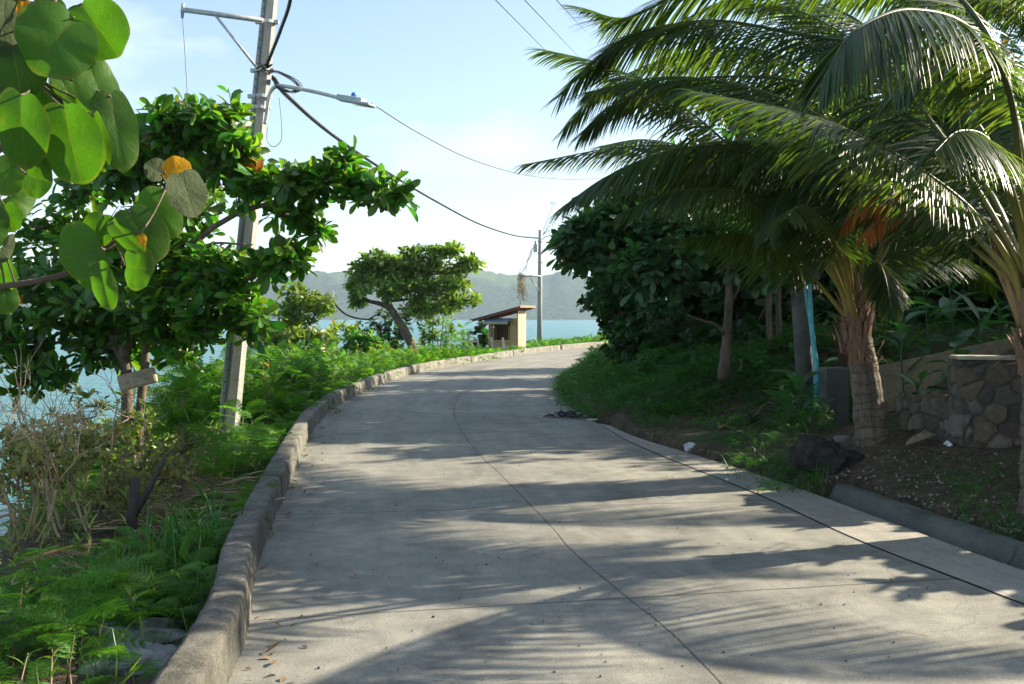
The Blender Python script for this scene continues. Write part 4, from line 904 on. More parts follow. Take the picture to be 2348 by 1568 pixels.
# ================================================================== LEFT: shrubs along the verge
e = shrub('round_bush', 'rounded yellow green bush at the bank edge right of the near pole', 'bush', at(680, 27.5),
    [PB(690, 710, 55, 45, 27.2, 60), PB(735, 690, 32, 30, 27, 30), PB(650, 740, 50, 45, 27.2, 50), PB(700, 760, 60, 50, 26.8, 70), PB(640, 790, 55, 40, 27, 46), PB(720, 810, 50, 36, 26.6, 36), PB(610, 800, 30, 36, 27.2, 24), PB(680, 680, 30, 20, 27.4, 16)], M['bush'], T_OVAL, .21, per=8, stem_r=.04, sub=8)
shrub('sapling', 'bright sapling with thin dark stem between round bush and leaning tree', 'sapling', at(838, 30), [PB(825, 770, 40, 20, 30, 26), PB(850, 795, 30, 24, 30, 22), PB(800, 790, 26, 20, 30, 14)], M['fern'], T_OVAL, .2, per=8, stem_r=.03)
shrub('scrub_bush', 'dark leafy bush under the leaning tree, behind its trunk', 'bush', at(880, 37.5), [PB(870, 750, 50, 40, 37.5, 50), PB(905, 785, 45, 35, 37.2, 40), PB(850, 790, 40, 30, 37.5, 30), PB(930, 740, 40, 30, 37.8, 30)], M['hedge'], T_OVAL, .22, per=8, stem_r=.04)
shrub('scrub_bush', 'light green bushy growth right of the leaning tree trunk', 'bush', at(1000, 36.5), [PB(990, 730, 40, 36, 36.5, 34), PB(1020, 700, 36, 30, 36.6, 28), PB(1000, 770, 50, 30, 36, 34)], M['lean'], T_OVAL, .2, per=8, stem_r=.03)
shrub('scrub_bush', 'sparse low bush with water showing behind, left of the sapling', 'bush', at(775, 31.5), [PB(770, 755, 26, 18, 31.5, 14), PB(745, 775, 24, 18, 31.5, 12), PB(800, 760, 18, 14, 31.5, 8)], M['bush'], T_OVAL, .2, per=6, stem_r=.02)
shrub('vine_bush', 'dark broad leafed vine heap against the left wall of the stall', 'vine', at(1100, 47), [PB(1098, 782, 26, 22, 47, 26), PB(1112, 760, 14, 20, 47, 12), PB(1082, 790, 20, 14, 46.6, 12)], M['hedge'], T_ROUND, .26, per=5, stem_r=.02)
shrub('scrub_bush', 'dark rounded bush on the far road bend beyond the hedge', 'bush', [8.8, 66, gz(8.8, 66)], [PB(1405, 762, 26, 16, 67, 26), PB(1428, 752, 22, 16, 67, 22), PB(1440, 768, 26, 14, 66, 18), PB(1385, 770, 12, 10, 67, 10)], M['hedge'], T_ROUND, .3, per=8, stem_r=.03)
LY = 35.0; CROWN = 1.7
tree('leaning_tree', 'leaning windswept tree with a bent pale trunk beside the bay', 'tree', [(955, 830, LY), (945, 795, LY), (925, 755, LY), (905, 722, LY), (890, 700, LY), (878, 682, LY)], (.18, .10),
    [([(895, 708, LY), (870, 696, LY), (845, 690, LY), (825, 676, LY), (815, 655, LY)], .1, .03), ([(880, 686, LY), (885, 660, LY), (915, 640, LY), (990, 630, LY), (1060, 605, LY - .5)], .1, .025), ([(885, 665, LY), (870, 640, LY), (850, 620, LY)], .07, .02), ([(890, 690, LY), (940, 685, LY + .3), (1000, 670, LY + .5), (1060, 690, LY + .3)], .06, .02), ([(930, 640, LY), (960, 600, LY), (1000, 580, LY)], .05, .02)],
    [PB(860, 625, 46, 26, LY, 52), PB(830, 650, 34, 32, LY, 42), PB(822, 682, 22, 26, LY, 22), PB(905, 605, 46, 24, LY, 50), PB(955, 590, 44, 20, LY, 42), PB(900, 645, 60, 26, LY + .4, 56), PB(975, 625, 60, 26, LY, 60), PB(1000, 585, 26, 16, LY, 20), PB(1030, 578, 34, 18, LY, 26), PB(1040, 572, 16, 12, LY, 10), PB(1050, 610, 40, 18, LY - .3, 34), PB(1090, 603, 22, 11, LY - .5, 12), PB(1030, 645, 46, 22, LY, 38), PB(985, 665, 56, 24, LY + .4, 44), PB(1045, 690, 34, 16, LY + .3, 24), PB(1080, 688, 24, 10, LY + .2, 10), PB(1010, 700, 40, 22, LY + .8, 26), PB(870, 590, 22, 12, LY, 12), PB(850, 600, 20, 14, LY, 12), PB(880, 655, 48, 26, LY - .4, 40), PB(935, 662, 56, 24, LY - .3, 44), PB(960, 700, 36, 22, LY + .3, 22)],
    M['lean'], T_OBOV, .25, M['bark_pale'], per=8, sub=8, tight=.24, twig_r=.018)

# small trees in the fern: pollarded stem with feathery head by the near pole
sx0 = hit(430, 1185)
def feathery(name, label, base, stem_pts, heads, leafn, ll, sr, cat='sapling'):
    e = empty(name, base, label, cat); sm, lm = MB(), MB(); tube(sm, stem_pts, np.linspace(sr, sr * .7, len(stem_pts)), 8)
    for c, rad, n in heads:
        c = np.asarray(c); tube(sm, catmull([stem_pts[-1], (stem_pts[-1] + c) / 2 + RNG.normal(size=3) * .04, c], 6), np.linspace(sr * .5, .004, 6), 5)
        p = c + unit(n) * rad * RNG.uniform(.1, .8, (n, 1)); d = nrm((p - c) / rad * .8 + [.15, 0, .25] + RNG.normal(size=(n, 3)) * .3)
        scatter(lm, T_FERN_A[0], T_FERN_A[1], p, d, nrm(np.array([[0, 0, 1.0]]) + RNG.normal(size=(n, 3)) * .3), ll * RNG.uniform(.6, 1.15, n))
    sm.build('stem', M['bark'], e); lm.build('foliage', M['fern'], e); return e
Yq = sx0[1]; feathery('feathery_sapling', 'feathery bright green sapling with a cut brown stem before the near pole', sx0,
    pline([(430, 1195, Yq), (424, 1120, Yq), (420, 1060, Yq), (418, 1040, Yq)], 8), [(P(410, 960, Yq), np.array([.24, .24, .20]), 26), (P(440, 910, Yq + .1), np.array([.2, .2, .16]), 20), (P(370, 1000, Yq), np.array([.2, .2, .14]), 16), (P(462, 1010, Yq - .1), np.array([.2, .2, .12]), 14), (P(425, 870, Yq + .1), np.array([.15, .15, .1]), 9)], 0, .27, .034)

# ---- feathery groundcover of the sunny verge
def keep(xy):      # nothing through stall, poles, trunks
    k = np.ones(len(xy), bool)
    for (x, y, r_) in ((cr_[0] - .5, cr_[1] + .8, 1.15), (cr_[0] - .1, cr_[1] + .2, .5)): k &= np.hypot(xy[:, 0] - x, xy[:, 1] - y) > r_
    # litter patch of dry fronds stays open
    k &= ~((np.hypot((xy[:, 0] + 3.2) / 1.0, (xy[:, 1] - 9.0) / .9) < 1) & (RNG.uniform(size=len(xy)) < .86))
    k &= ~((np.hypot((xy[:, 0] + 2.0) / .45, (xy[:, 1] - 4.75) / .45) < 1))
    return k
def ground_pts(xy): return np.column_stack([xy, zt(xy)])
def hfield(p, lo, hi): return (1 - .85 * np.exp(-(((p[:, 0] + 1.1) / 2.8) ** 2 + ((p[:, 1] - 42.0) / 6) ** 2))) * (1 - .3 * sstep(22, 34, p[:, 1])) * (lo + (hi - lo) * RNG.uniform(.35, 1, len(p))) * (.75 + .35 * wob(p[:, 0] * 1.1, p[:, 1] * .9))
lm, sm = MB(), MB()
p = ground_pts(sample_area(LK, .26, 2.2, 2.4, 6.8, 24, 1, keep)); plants(lm, sm, p, hfield(p, .05, .26), T_FERN_A, 7, .24, (-5, 40), .2)
p = ground_pts(sample_area(LK, .26, 1.0, 6.8, 8.5, 16, 1, keep)); plants(lm, sm, p, hfield(p, .05, .2), T_FERN_A, 7, .22, (-5, 40), .2)
p = ground_pts(sample_area(LK, .26, 1.0, 8.5, 14, 12, 1, keep)); plants(lm, sm, p, hfield(p, .1, .3), T_FERN_A, 8, .26, (0, 50), .2)
p = ground_pts(sample_area(LK, 1.0, 2.6, 8.5, 14, 5, 1, keep)); plants(lm, sm, p, hfield(p, .1, .4), T_FERN_A, 8, .28, (0, 50), .2)
p = ground_pts(sample_area(LK, .27, 4.2, 14.3, 24, 13, 1, keep)); plants(lm, sm, p, hfield(p, .5, 1.05), T_FERN_B, 14, .38, (0, 55), .15)
p = ground_pts(sample_area(LK, .3, 5.0, 24, 40, 9, 1, keep)); plants(lm, sm, p, hfield(p, .5, .9), T_FERN_B, 12, .42, (0, 55), .15)
p = ground_pts(sample_area(LK, .3, 4.0, 40, 70, 8, 1, keep)); plants(lm, sm, p, hfield(p, .4, .75), T_FERN_C, 12, .5, (0, 55), .15)
p = ground_pts(sample_area(LK, .3, 1.0, 30, 44, 10, 1, keep)); plants(lm, sm, p, hfield(p, .6, 1.0), T_FERN_B, 12, .46, (10, 60), .15)
p = ground_pts(sample_area(LK, .20, .34, 5, 30, 34, 1, keep)); plants(lm, sm, p, .12 + .22 * RNG.uniform(size=len(p)), T_FERN_A, 8, .27, (-10, 40), .3)
g = lm.build('groundcover', M['fern']); tag(g, 'feathery bright green groundcover filling the verge between kerb and sea', 'groundcover', kind='stuff')
s_ = sm.build('stems', M['twig'], g)
lm, sm = MB(), MB()
p = ground_pts(sample_area(LK, .25, 2.4, 2.6, 14, 3.2, 1, keep)); plants(lm, sm, p, .15 + .35 * RNG.uniform(size=len(p)), T_LANCE, 13, .12, (10, 60), .1)
p = ground_pts(sample_area(LK, .25, 3.5, 14, 34, 2.6, 1, keep)); plants(lm, sm, p, .5 + .6 * RNG.uniform(size=len(p)), T_OVAL, 22, .13, (0, 60), .1)
p = ground_pts(sample_area(LK, .25, 2.6, 3, 12, 5, 1)); scatter(lm, T_BLADE[0], T_BLADE[1], np.repeat(p, 5, 0) + RNG.normal(size=(5 * len(p), 3)) * [.04, .04, 0], nrm(np.array([[0, 0, 1.2]]) + RNG.normal(size=(5 * len(p), 3)) * .5), unit(5 * len(p)), .3 * RNG.uniform(.5, 1.2, 5 * len(p)))
g = lm.build('weeds', M['bush']); tag(g, 'mixed lance leaved weeds and grass growing through the feathery groundcover', 'weeds', kind='stuff'); sm.build('stems', M['twig'], g)
# taller feathery shrubs standing out of it
for (u, Y, hh, lb) in ((640, 17.5, 1.05, 'large feathery shrub bulging towards the kerb beyond the near pole'), (700, 22, 1.1, 'bright feathery shrub in front of the rounded yellow green bush'), (1040, 37, 1.5, 'tall pale feathery shrub right of the leaning tree trunk'), (470, 14.6, 1.3, 'feathery shrub standing just left of the near pole'), (590, 15.5, .9, 'feathery shrub standing just right of the near pole base')):
    b0 = at(u, Y); e = empty('feathery_shrub', b0, lb, 'shrub'); lm, sm = MB(), []
    q = np.column_stack([b0[0] + RNG.normal(size=9) * .28, b0[1] + RNG.normal(size=9) * .25]); q = ground_pts(q); plants(lm, sm, q, hh * RNG.uniform(.6, 1.1, 9), T_FERN_B if Y > 20 else T_FERN_A, 14, .42, (5, 60), .2)
    [q_.build('stem', M['twig'], e) for q_ in sm]; lm.build('foliage', M['fern'], e)
# ferns spilling over the kerb top
p = np.array([on_road(640, 1062), on_road(655, 1040), on_road(660, 1085), on_road(590, 1090), on_road(630, 1020)]); p[:, 0] -= .42; p[:, 2] = -.1
lm, sm = MB(), []; plants(lm, sm, p, np.array([.45, .5, .4, .5, .5]), T_FERN_A, 11, .42, (5, 40), .35)
e = empty('feathery_shrub', p[0], 'feathery plant spilling over the kerb top by the sunlit kerb break', 'shrub'); [q_.build('stem', M['twig'], e) for q_ in sm]; lm.build('foliage', M['fern'], e)
# foreground fern, brightly lit
b0 = hit(120, 1560); e = empty('feathery_shrub', b0, 'large sharp feathery plant nearest the camera in the lower left corner', 'shrub'); lm, sm = MB(), []
q = np.array([b0 + [-.2, 0, 0], b0 + [.05, .15, 0], b0 + [-.45, .3, 0], b0 + [.1, -.1, 0]]); plants(lm, sm, q, np.array([.4, .34, .45, .3]), T_FERN_A, 10, .42, (0, 50), .3); [q_.build('stem', M['twig'], e) for q_ in sm]; lm.build('foliage', M['fern'], e)
# grass tuft by the kerb
def tuft(name, label, base, n, h, rad, m, cat='grass tuft'):
    mb = MB(); base = np.asarray(base); p = base + np.column_stack([RNG.normal(size=n) * rad, RNG.normal(size=n) * rad, np.zeros(n)]); p[:, 2] = zt(p[:, :2]) - .02
    az = RNG.uniform(0, 6.28, n); el = np.radians(RNG.uniform(45, 85, n)); d = np.stack([np.cos(az) * np.cos(el), np.sin(az) * np.cos(el), np.sin(el)], 1)
    scatter(mb, T_BLADE[0], T_BLADE[1], p, d, nrm(-d * [1, 1, 0] + [0, 0, .8]), h * RNG.uniform(.5, 1.1, n)); return tag(mb.build(name, m), label, cat)
tuft('grass_tuft', 'tall dark grass tuft leaning against the outer kerb side', hit(445, 1310), 170, .55, .16, M['grass'])

# ---- withered shrub with bare red-brown stems, far left
def grow(mb, p, d, L_, r, depth, tips, rg, spread=.5, up=.12):
    n = 5; pts = [p]
    for k in range(n): d = nrm(d + rg.normal(size=3) * .14 + [0, 0, up * .5]); pts.append(pts[-1] + d * L_ / n)
    tube(mb, np.array(pts), np.linspace(r, r * .62, n + 1), 5 if depth else 4)
    tips.append((pts[-1], d, depth)); tips.append((pts[3], d, depth))
    if depth > 0:
        for k in range(2 + (rg.uniform() < .55)):
            dd = nrm(d + rg.normal(size=3) * spread); grow(mb, pts[-1 - (k == 2)], dd, L_ * rg.uniform(.62, .85), r * .6, depth - 1, tips, rg, spread, up)
rg = np.random.default_rng(21)
b0 = hit(110, 1230); b0[1] = max(b0[1], 7.0); b0 = np.array([(110 - CX) / F * 8.0, 8.0, 0]); b0[2] = gz(b0[0], b0[1])
e = empty('dry_shrub', b0, 'half withered shrub with bare reddish stems and curled leaves at the bank edge', 'shrub'); sm, lm = MB(), MB(); tips = []
for k in range(20):
    q = b0 + [rg.normal() * .38, rg.normal() * .25, -.05]; grow(sm, q, nrm(np.array([rg.normal() * .45, rg.normal() * .3, 1.0])), rg.uniform(.38, .62), .015, 3, tips, rg)
sm.build('stem', M['twig_dry'], e)
tp = np.array([q for q, d, k in tips if k < 2 and q[2] < .62]); m_ = 5; idx = np.repeat(np.arange(len(tp)), m_); pp = tp[idx] + RNG.normal(size=(len(idx), 3)) * .05
dd = nrm(RNG.normal(size=(len(idx), 3)) * [.7, .7, .4] + [0, 0, -.7]); scatter(lm, T_OVAL[0], T_OVAL[1], pp, dd, unit(len(idx)), .085 * RNG.uniform(.6, 1.2, len(idx)))
lm.build('foliage', M['wilt'], e)
rg = np.random.default_rng(77); b0 = np.array([(290 - CX) / F * 8.2, 8.2, 0]); b0[2] = gz(b0[0], b0[1]); e = empty('dry_shrub', b0, 'low thorny bush with small wilted leaves beside the almond trunks', 'shrub'); sm, lm = MB(), MB(); tips = []
for k in range(4): grow(sm, b0 + [rg.normal() * .12, rg.normal() * .12, -.05], nrm(np.array([rg.normal() * .5, rg.normal() * .3, 1.0])), rg.uniform(.2, .3), .02, 3, tips, rg, .6)
tp = np.array([q for q, d, k in tips if k < 2]); pp = np.repeat(tp, 2, 0) + RNG.normal(size=(2 * len(tp), 3)) * .05; scatter(lm, T_OVAL[0], T_OVAL[1], pp, unit(len(pp)), unit(len(pp)), .08 * RNG.uniform(.6, 1.2, len(pp)))
sm.build('stem', M['bark'], e); lm.build('foliage', M['wilt'], e)
for (u, v, lb, cx_) in ((300, 960, 'leafy low bush between dry shrub and almond trunks', 12.6), (60, 1010, 'pale leafy bush behind the bare reddish stems', 10.4), (190, 960, 'thin leafy bush in front of the glittering water', 11.0)):
    c0 = P(u, v, cx_ - 1.2); b0 = np.array([c0[0], c0[1], gz(c0[0], c0[1])]); sz = PX(70, c0[1])
    shrub('scrub_bush', lb, 'bush', b0, [(c0, (sz * 1.3, sz, sz * .8), 30), (c0 + [sz * .4, 0, -sz * .9], (sz * 1.2, sz, sz * .8), 26)], M['wilt'] if u != 300 else M['bush'], T_OVAL, .085, per=6, stem_r=.012, twig_r=.005)
# dry palm fronds thrown down
for k, (pts, lb) in enumerate([([(310, 1060), (360, 1110), (430, 1150), (520, 1165)], 'fallen dry palm frond lying with orange midribs uppermost of the heap'), ([(170, 1180), (270, 1150), (380, 1140), (470, 1120)], 'fallen dry palm frond across the middle of the litter heap'), ([(60, 1330), (150, 1300), (260, 1280), (360, 1250)], 'fallen grey palm frond under the withered shrub'), ([(380, 1215), (450, 1200), (500, 1185), (560, 1150)], 'short fallen dry frond end near the kerb')]):
    w3 = []
    for (u, v) in pts: q = hit(u, v); q[1] = min(q[1], 12); w3.append(q + [0, 0, .12])
    e = empty('fallen_frond', w3[0], lb, 'palm frond', 'dry palm fronds on the verge'); frond(e, w3, 40, .5, .5, .022, (M['dry'], M['midrib_old']), .1, .02, .004, 'blade', seed=50 + k, vee=.3)
mb = MB(); rg = np.random.default_rng(9)      # dead stalks
for k in range(150):
    q = hit(rg.uniform(180, 540), rg.uniform(1110, 1240)); a = rg.uniform(-.5, .7); Lk = rg.uniform(.15, .6); d = np.array([math.cos(a), math.sin(a), rg.normal() * .12]); z = rg.uniform(.02, .14)
    tube(mb, np.array([q + [0, 0, z], q + d * Lk / 2 + [0, 0, z + .03], q + d * Lk + [0, 0, z]]), rg.uniform(.003, .009), 4)
tag(mb.build('dead_stalks', M['twig_dry']), 'loose brown dead stalks strewn round the fallen fronds', 'debris', kind='stuff')
mb = MB(); mb2 = None
c0 = hit(310, 1250); mb = MB(); tube(mb, np.array([c0 + [-.05, 0, -.1], c0 + [-.02, 0, .25], c0 + [.0, .02, .52]]), [.05, .042, .035], 9); tube(mb, np.array([c0 + [-.02, 0, .2], c0 + [.12, .0, .45], c0 + [.22, .05, .7]]), [.03, .025, .014], 7)
tag(mb.build('tree_stump', plain('charred', (.05, .04, .035), .9)), 'dark forked stump sticking out of the ferns near the litter', 'stump')
for k, (u, v, s, lb) in enumerate([(320, 1460, (.26, .2, .09), 'flat grey rock slab behind the kerb, farther one'), (300, 1525, (.22, .2, .1), 'flat grey rock slab behind the kerb, nearer one')]):
    q = hit(u, v); rock('flat_rock', lb, 'rock', q + [0, 0, -.0], s, M['gutter'] if False else mat_noise('slate', (.13, .14, .14), (.3, .31, .3), 7, .85, bstr=.5), 3 + k, .3, 'flat rocks beside the kerb')

# ================================================================== RIGHT: coconut palms
m, t, b, o = new_mat('palm_trunk')
ringn = noisef(t, 3, 4); uvn = t.nodes.new('ShaderNodeTexCoord'); sp = t.nodes.new('ShaderNodeSeparateXYZ'); t.links.new(uvn.outputs['UV'], sp.inputs[0])
rv = math_(t, 'FRACT', math_(t, 'MULTIPLY_ADD', sp.outputs[1], 11, math_(t, 'MULTIPLY', ringn, 3.2)))
c = ramp(t, noisef(t, 11, 7, rough=.7, sx=(1, 1, .5)), [(.3, (.085, .066, .05)), (.7, (.21, .165, .12))]); c = mixc(t, math_(t, 'MULTIPLY', math_(t, 'LESS_THAN', rv, math_(t, 'MULTIPLY', noisef(t, 6, 4), .36)), .7), c, (.06, .045, .035))
crk = noisef(t, 1, 5, 'UV', sx=(26, 5, 1)); c = mixc(t, math_(t, 'MULTIPLY', math_(t, 'LESS_THAN', crk, .42), .55), c, (.05, .04, .03))
t.links.new(c, b.inputs['Base Color']); b.inputs['Roughness'].default_value = .88; bump(t, b, math_(t, 'ADD', rv, crk), .8, .025); M['ptrunk'] = m
M['husk'] = mat_noise('palm_fibre', (.12, .07, .04), (.30, .19, .12), 7, .9, bstr=.6, sx=(5, 5, .6))
def palm(name, label, base, mid, top, r0, r1, husk_z, fronds, group, cat='palm tree'):
    e = empty(name, base, label, cat, group); base, mid, top = map(lambda q: np.asarray(q, float), (base, mid, top))
    n = 40; c = catmull([base - [0, 0, .15], mid, top], n); rr = np.linspace(r0, r1, n) * (1 + .035 * np.sin(np.linspace(0, 30, n)) + .02 * RNG.normal(size=n)); rr[:5] *= [1.18, 1.15, 1.1, 1.06, 1.03]
    mb = MB(); tube(mb, c, rr, 20); mb.build('trunk', M['ptrunk'], e)
    mb = MB(); rg = np.random.default_rng(int(abs(base[0]) * 100))
    for k in range(34):      # clasping leaf bases, torn fibre
        a = rg.uniform(0, 6.28); s_ = rg.uniform(0, 1); z0 = top + (top - mid) * .0 + np.array([0, 0, -.42 + .5 * s_]); o_ = np.array([math.cos(a), math.sin(a), 0]); rw = r1 * (1.12 - .35 * s_)
        p0 = z0 + o_ * rw; p1 = p0 + o_ * .03 + [0, 0, .16]; p2 = p1 + o_ * rg.uniform(.0, .10) + [0, 0, rg.uniform(.1, .22)]
        w0 = rg.uniform(.05, .1); sd = np.array([-o_[1], o_[0], 0]); tw = rg.normal() * .04
        v = np.array([p0 - sd * w0, p0 + o_ * .025, p0 + sd * w0, p1 - sd * w0 * .8, p1 + o_ * .02, p1 + sd * w0 * .8, p2 - sd * w0 * .3 + sd * tw, p2, p2 + sd * w0 * .3 + sd * tw])
        mb.add(v, np.array([[0, 1, 4, 3], [1, 2, 5, 4], [3, 4, 7, 6], [4, 5, 8, 7]]))
    for k in range(40):
        a = rg.uniform(0, 6.28); o_ = np.array([math.cos(a), math.sin(a), 0]); p0 = top + o_ * r1 + [0, 0, rg.uniform(-.4, .1)]; tube(mb, catmull([p0, p0 + o_ * .06 + [0, 0, rg.normal() * .06], p0 + o_ * rg.uniform(.06, .2) + rg.normal(size=3) * .08], 5), .003, 3)
    tube(mb, np.array([top - [0, 0, .3], top, top + [0, 0, .25], top + [0, 0, .5]]), [r1 * 1.05, r1 * .95, r1 * .6, .03], 12)
    mb.build('fibre_sheath', M['husk'], e)
    for k, (pts, kw) in enumerate(fronds):
        frond(e, [np.asarray(q, float) for q in pts], seed=k * 5 + int(base[1] * 10), dens=40, grow_=1.32, **kw)
    return e
def fp(*pts): return [P(*p) for p in pts]
def rnd_frond(top, az, el, L_, drop, rg):
    p = [np.asarray(top, float)]; d = np.array([math.cos(az) * math.cos(el), math.sin(az) * math.cos(el), math.sin(el)])
    for k in range(6): p.append(p[-1] + d * L_ / 6); d = nrm(d + np.array([0, 0, -drop * (.6 + .15 * k)]))
    return p
rg = np.random.default_rng(12)
# palm beside the road
Y1 = 9.8; b1 = P(2002, 1008, Y1); b1[2] = gz(b1[0], b1[1]); t1 = P(1962, 742, Y1)
o1 = (1962, 735, Y1)
fr1 = [
    (fp(o1, (1900, 560, 9.9), (1825, 425, 10.1), (1680, 352, 10.4), (1450, 335, 10.8), (1195, 378, 11.2)), dict(lmax=.62, hang=.8, n=74)),
    (fp((1950, 740, Y1), (1880, 655, 9.7), (1810, 590, 9.5), (1700, 540, 9.3), (1570, 545, 9.1)), dict(lmax=.45, hang=.9, n=44, petiole=.3, r0=.03)),
    (fp((1955, 738, Y1), (1935, 580, 9.7), (1880, 420, 9.5), (1760, 340, 9.3), (1560, 340, 9.0), (1400, 400, 8.8), (1288, 475, 8.7)), dict(lmax=.58, hang=.85, n=72)),
    (fp((1960, 735, 9.85), (1955, 500, 10.1), (1915, 260, 10.4), (1790, 130, 10.7), (1600, 115, 11.1), (1400, 190, 11.4), (1290, 300, 11.6)), dict(lmax=.68, hang=.8, n=76)),
    (fp((1975, 735, Y1), (2005, 630, 9.9), (2080, 572, 10.2), (2180, 582, 10.6), (2285, 665, 11)), dict(lmax=.5, hang=.7, n=56, petiole=.2)),
    (fp((1975, 735, Y1), (2040, 520, 10.2), (2170, 370, 10.7), (2350, 330, 11.2), (2500, 400, 11.7)), dict(lmax=.6, hang=.8, n=60)),
    (fp((1968, 735, 9.9), (1985, 500, 10.6), (1960, 380, 11.8), (1905, 350, 13.4)), dict(lmax=.55, hang=.7, n=50)),
    (fp((1958, 735, 9.7), (1930, 600, 9.4), (1880, 505, 8.9), (1840, 470, 8.3), (1800, 500, 7.6)), dict(lmax=.42, hang=.9, n=46, petiole=.3)),
    (fp((1965, 735, 9.9), (1990, 450, 10), (2040, 230, 10.2), (2000, 80, 10.4), (1880, 10, 10.7), (1700, -10, 11), (1540, 60, 11.3)), dict(lmax=.62, hang=.75, n=70)),
    (fp((1962, 735, 9.9), (1910, 520, 10.4), (1800, 400, 11.2), (1640, 380, 12), (1500, 430, 12.8)), dict(lmax=.55, hang=.9, n=60)),
    (fp((1958, 735, 9.8), (1890, 540, 9.7), (1800, 440, 9.6), (1640, 385, 9.5), (1440, 400, 9.4), (1310, 455, 9.4)), dict(lmax=.5, hang=1.1, n=60)),
    (fp((1955, 738, 9.75), (1900, 600, 9.5), (1820, 500, 9.2), (1690, 440, 8.9), (1540, 440, 8.7), (1420, 490, 8.6)), dict(lmax=.42, hang=1.1, n=60, petiole=.25)),
    (fp((1970, 730, 9.75), (1988, 640, 9.6), (2010, 600, 9.3), (2030, 640, 9.0), (2045, 720, 8.8)), dict(lmax=.3, hang=.8, n=30, petiole=.35, r0=.026)),
    (fp((1962, 735, 9.8), (1935, 540, 9.6), (1900, 430, 9.4), (1850, 400, 9.1), (1790, 450, 8.8), (1760, 540, 8.6)), dict(lmax=.45, hang=.9, n=46, petiole=.25)),
]
for k, (az, el, L_, dr) in enumerate([(3.05, 1.0, 4.2, .2), (2.3, .9, 4.2, .22), (1.7, 1.0, 4.0, .25), (0.6, .9, 3.8, .26)]):
    fr1.append((rnd_frond(t1 + [0, 0, .15], az, el, L_, dr, rg), dict(lmax=.6, hang=.8, n=60)))
palm('coconut_palm', 'coconut palm with ringed leaning trunk and yellow leaf stalks beside the black boulder', b1, P(1985, 880, Y1), t1, .165, .12, 0, fr1, 'coconut palms beside the road')
# palm at the picture's edge, nearer
Y2 = 7.4; b2 = P(2392, 1130, Y2); b2[2] = gz(b2[0], b2[1]); t2 = P(2392, 745, Y2); o2 = (2384, 735, Y2)
fr2 = [
    (fp((2352, 745, Y2), (2318, 610, 7.35), (2235, 490, 7.3), (2120, 395, 7.25), (1980, 315, 7.2), (1830, 258, 7.1), (1574, 206, 7.0)), dict(lmax=.50, hang=.95, n=66, petiole=.3)),
    (fp(o2, (2345, 450, 7.1), (2310, 200, 6.7), (2215, 60, 6.3), (2090, 22, 6.0), (1995, 48, 5.8), (1932, 100, 5.7), (1880, 200, 5.65)), dict(lmax=.58, hang=.95, n=56, petiole=.3, width=.027)),
    (fp(o2, (2300, 400, 7.7), (2160, 190, 8.1), (2000, 105, 8.4), (1849, 82, 8.8), (1674, 50, 9.1), (1570, 52, 9.3), (1470, 74, 9.5), (1390, 120, 9.6), (1278, 225, 9.8)), dict(lmax=.72, hang=.65, n=84, petiole=.2)),
    (fp(o2, (2260, 430, 8.0), (2060, 255, 8.6), (1800, 182, 9.2), (1574, 182, 9.7), (1430, 225, 10), (1330, 310, 10.2)), dict(lmax=.62, hang=.8, n=76, petiole=.2)),
    (fp(o2, (2335, 300, 7.7), (2250, 60, 8), (2100, -70, 8.4), (1860, -90, 8.8), (1600, -30, 9.2), (1440, 40, 9.5), (1340, 20, 9.8)), dict(lmax=.7, hang=.55, n=80, petiole=.2)),
    (fp((2355, 740, Y2), (2290, 560, 7.6), (2190, 470, 7.9), (2060, 440, 8.2), (1910, 470, 8.5), (1790, 545, 8.7)), dict(lmax=.5, hang=.95, n=56, petiole=.25)),
    (fp(o2, (2270, 520, 7.7), (2130, 410, 8.1), (1920, 350, 8.6), (1660, 325, 9.1), (1450, 375, 9.5), (1340, 440, 9.7)), dict(lmax=.5, hang=1.0, n=60, petiole=.25)),
    (fp((2350, 745, Y2), (2250, 500, 7.8), (2110, 410, 8.1), (2000, 425, 8.2), (1935, 510, 8.2)), dict(lmax=.42, hang=1.0, n=50, petiole=.25, mats=(M['palm_old'], M['midrib_old']), label='dry orange brown frond')),
    (fp((2350, 745, Y2), (2240, 530, 7.9), (2120, 440, 8.1), (2040, 450, 8.1), (1985, 540, 8.0)), dict(lmax=.36, hang=1.1, n=50, petiole=.3, mats=(M['palm_old'], M['midrib_old']), label='second dry orange frond')),
    (fp(o2, (2350, 400, 7.3), (2300, 180, 7.2), (2220, 100, 7.1), (2120, 120, 7.0), (2050, 220, 6.9)), dict(lmax=.55, hang=.95, n=54, petiole=.3, width=.026)),
    (fp((2375, 735, Y2), (2330, 480, 7.0), (2270, 330, 6.6), (2200, 300, 6.2), (2140, 350, 5.9)), dict(lmax=.45, hang=1.0, n=46, petiole=.35)),
]
for k, (az, el, L_, dr) in enumerate([(2.6, .9, 4.6, .24), (2.2, .75, 4.4, .22), (1.8, .9, 4.2, .24), (-1.35, .85, 3.8, .26), (-.3, .8, 4.2, .28), (-.85, 1.0, 4.0, .27), (.5, .9, 4.4, .26), (1.2, 1.0, 4.2, .25), (2.2, 1.1, 4.4, .22)]):
    fr2.append((rnd_frond(t2 + [0, 0, .1], az, el, L_, dr, rg), dict(lmax=.65, hang=.7, n=60)))
palm('coconut_palm', 'nearest coconut palm at the edge with fibrous dark trunk and long arching fronds', b2, P(2394, 950, Y2), t2, .17, .14, 0, fr2, 'coconut palms beside the road')
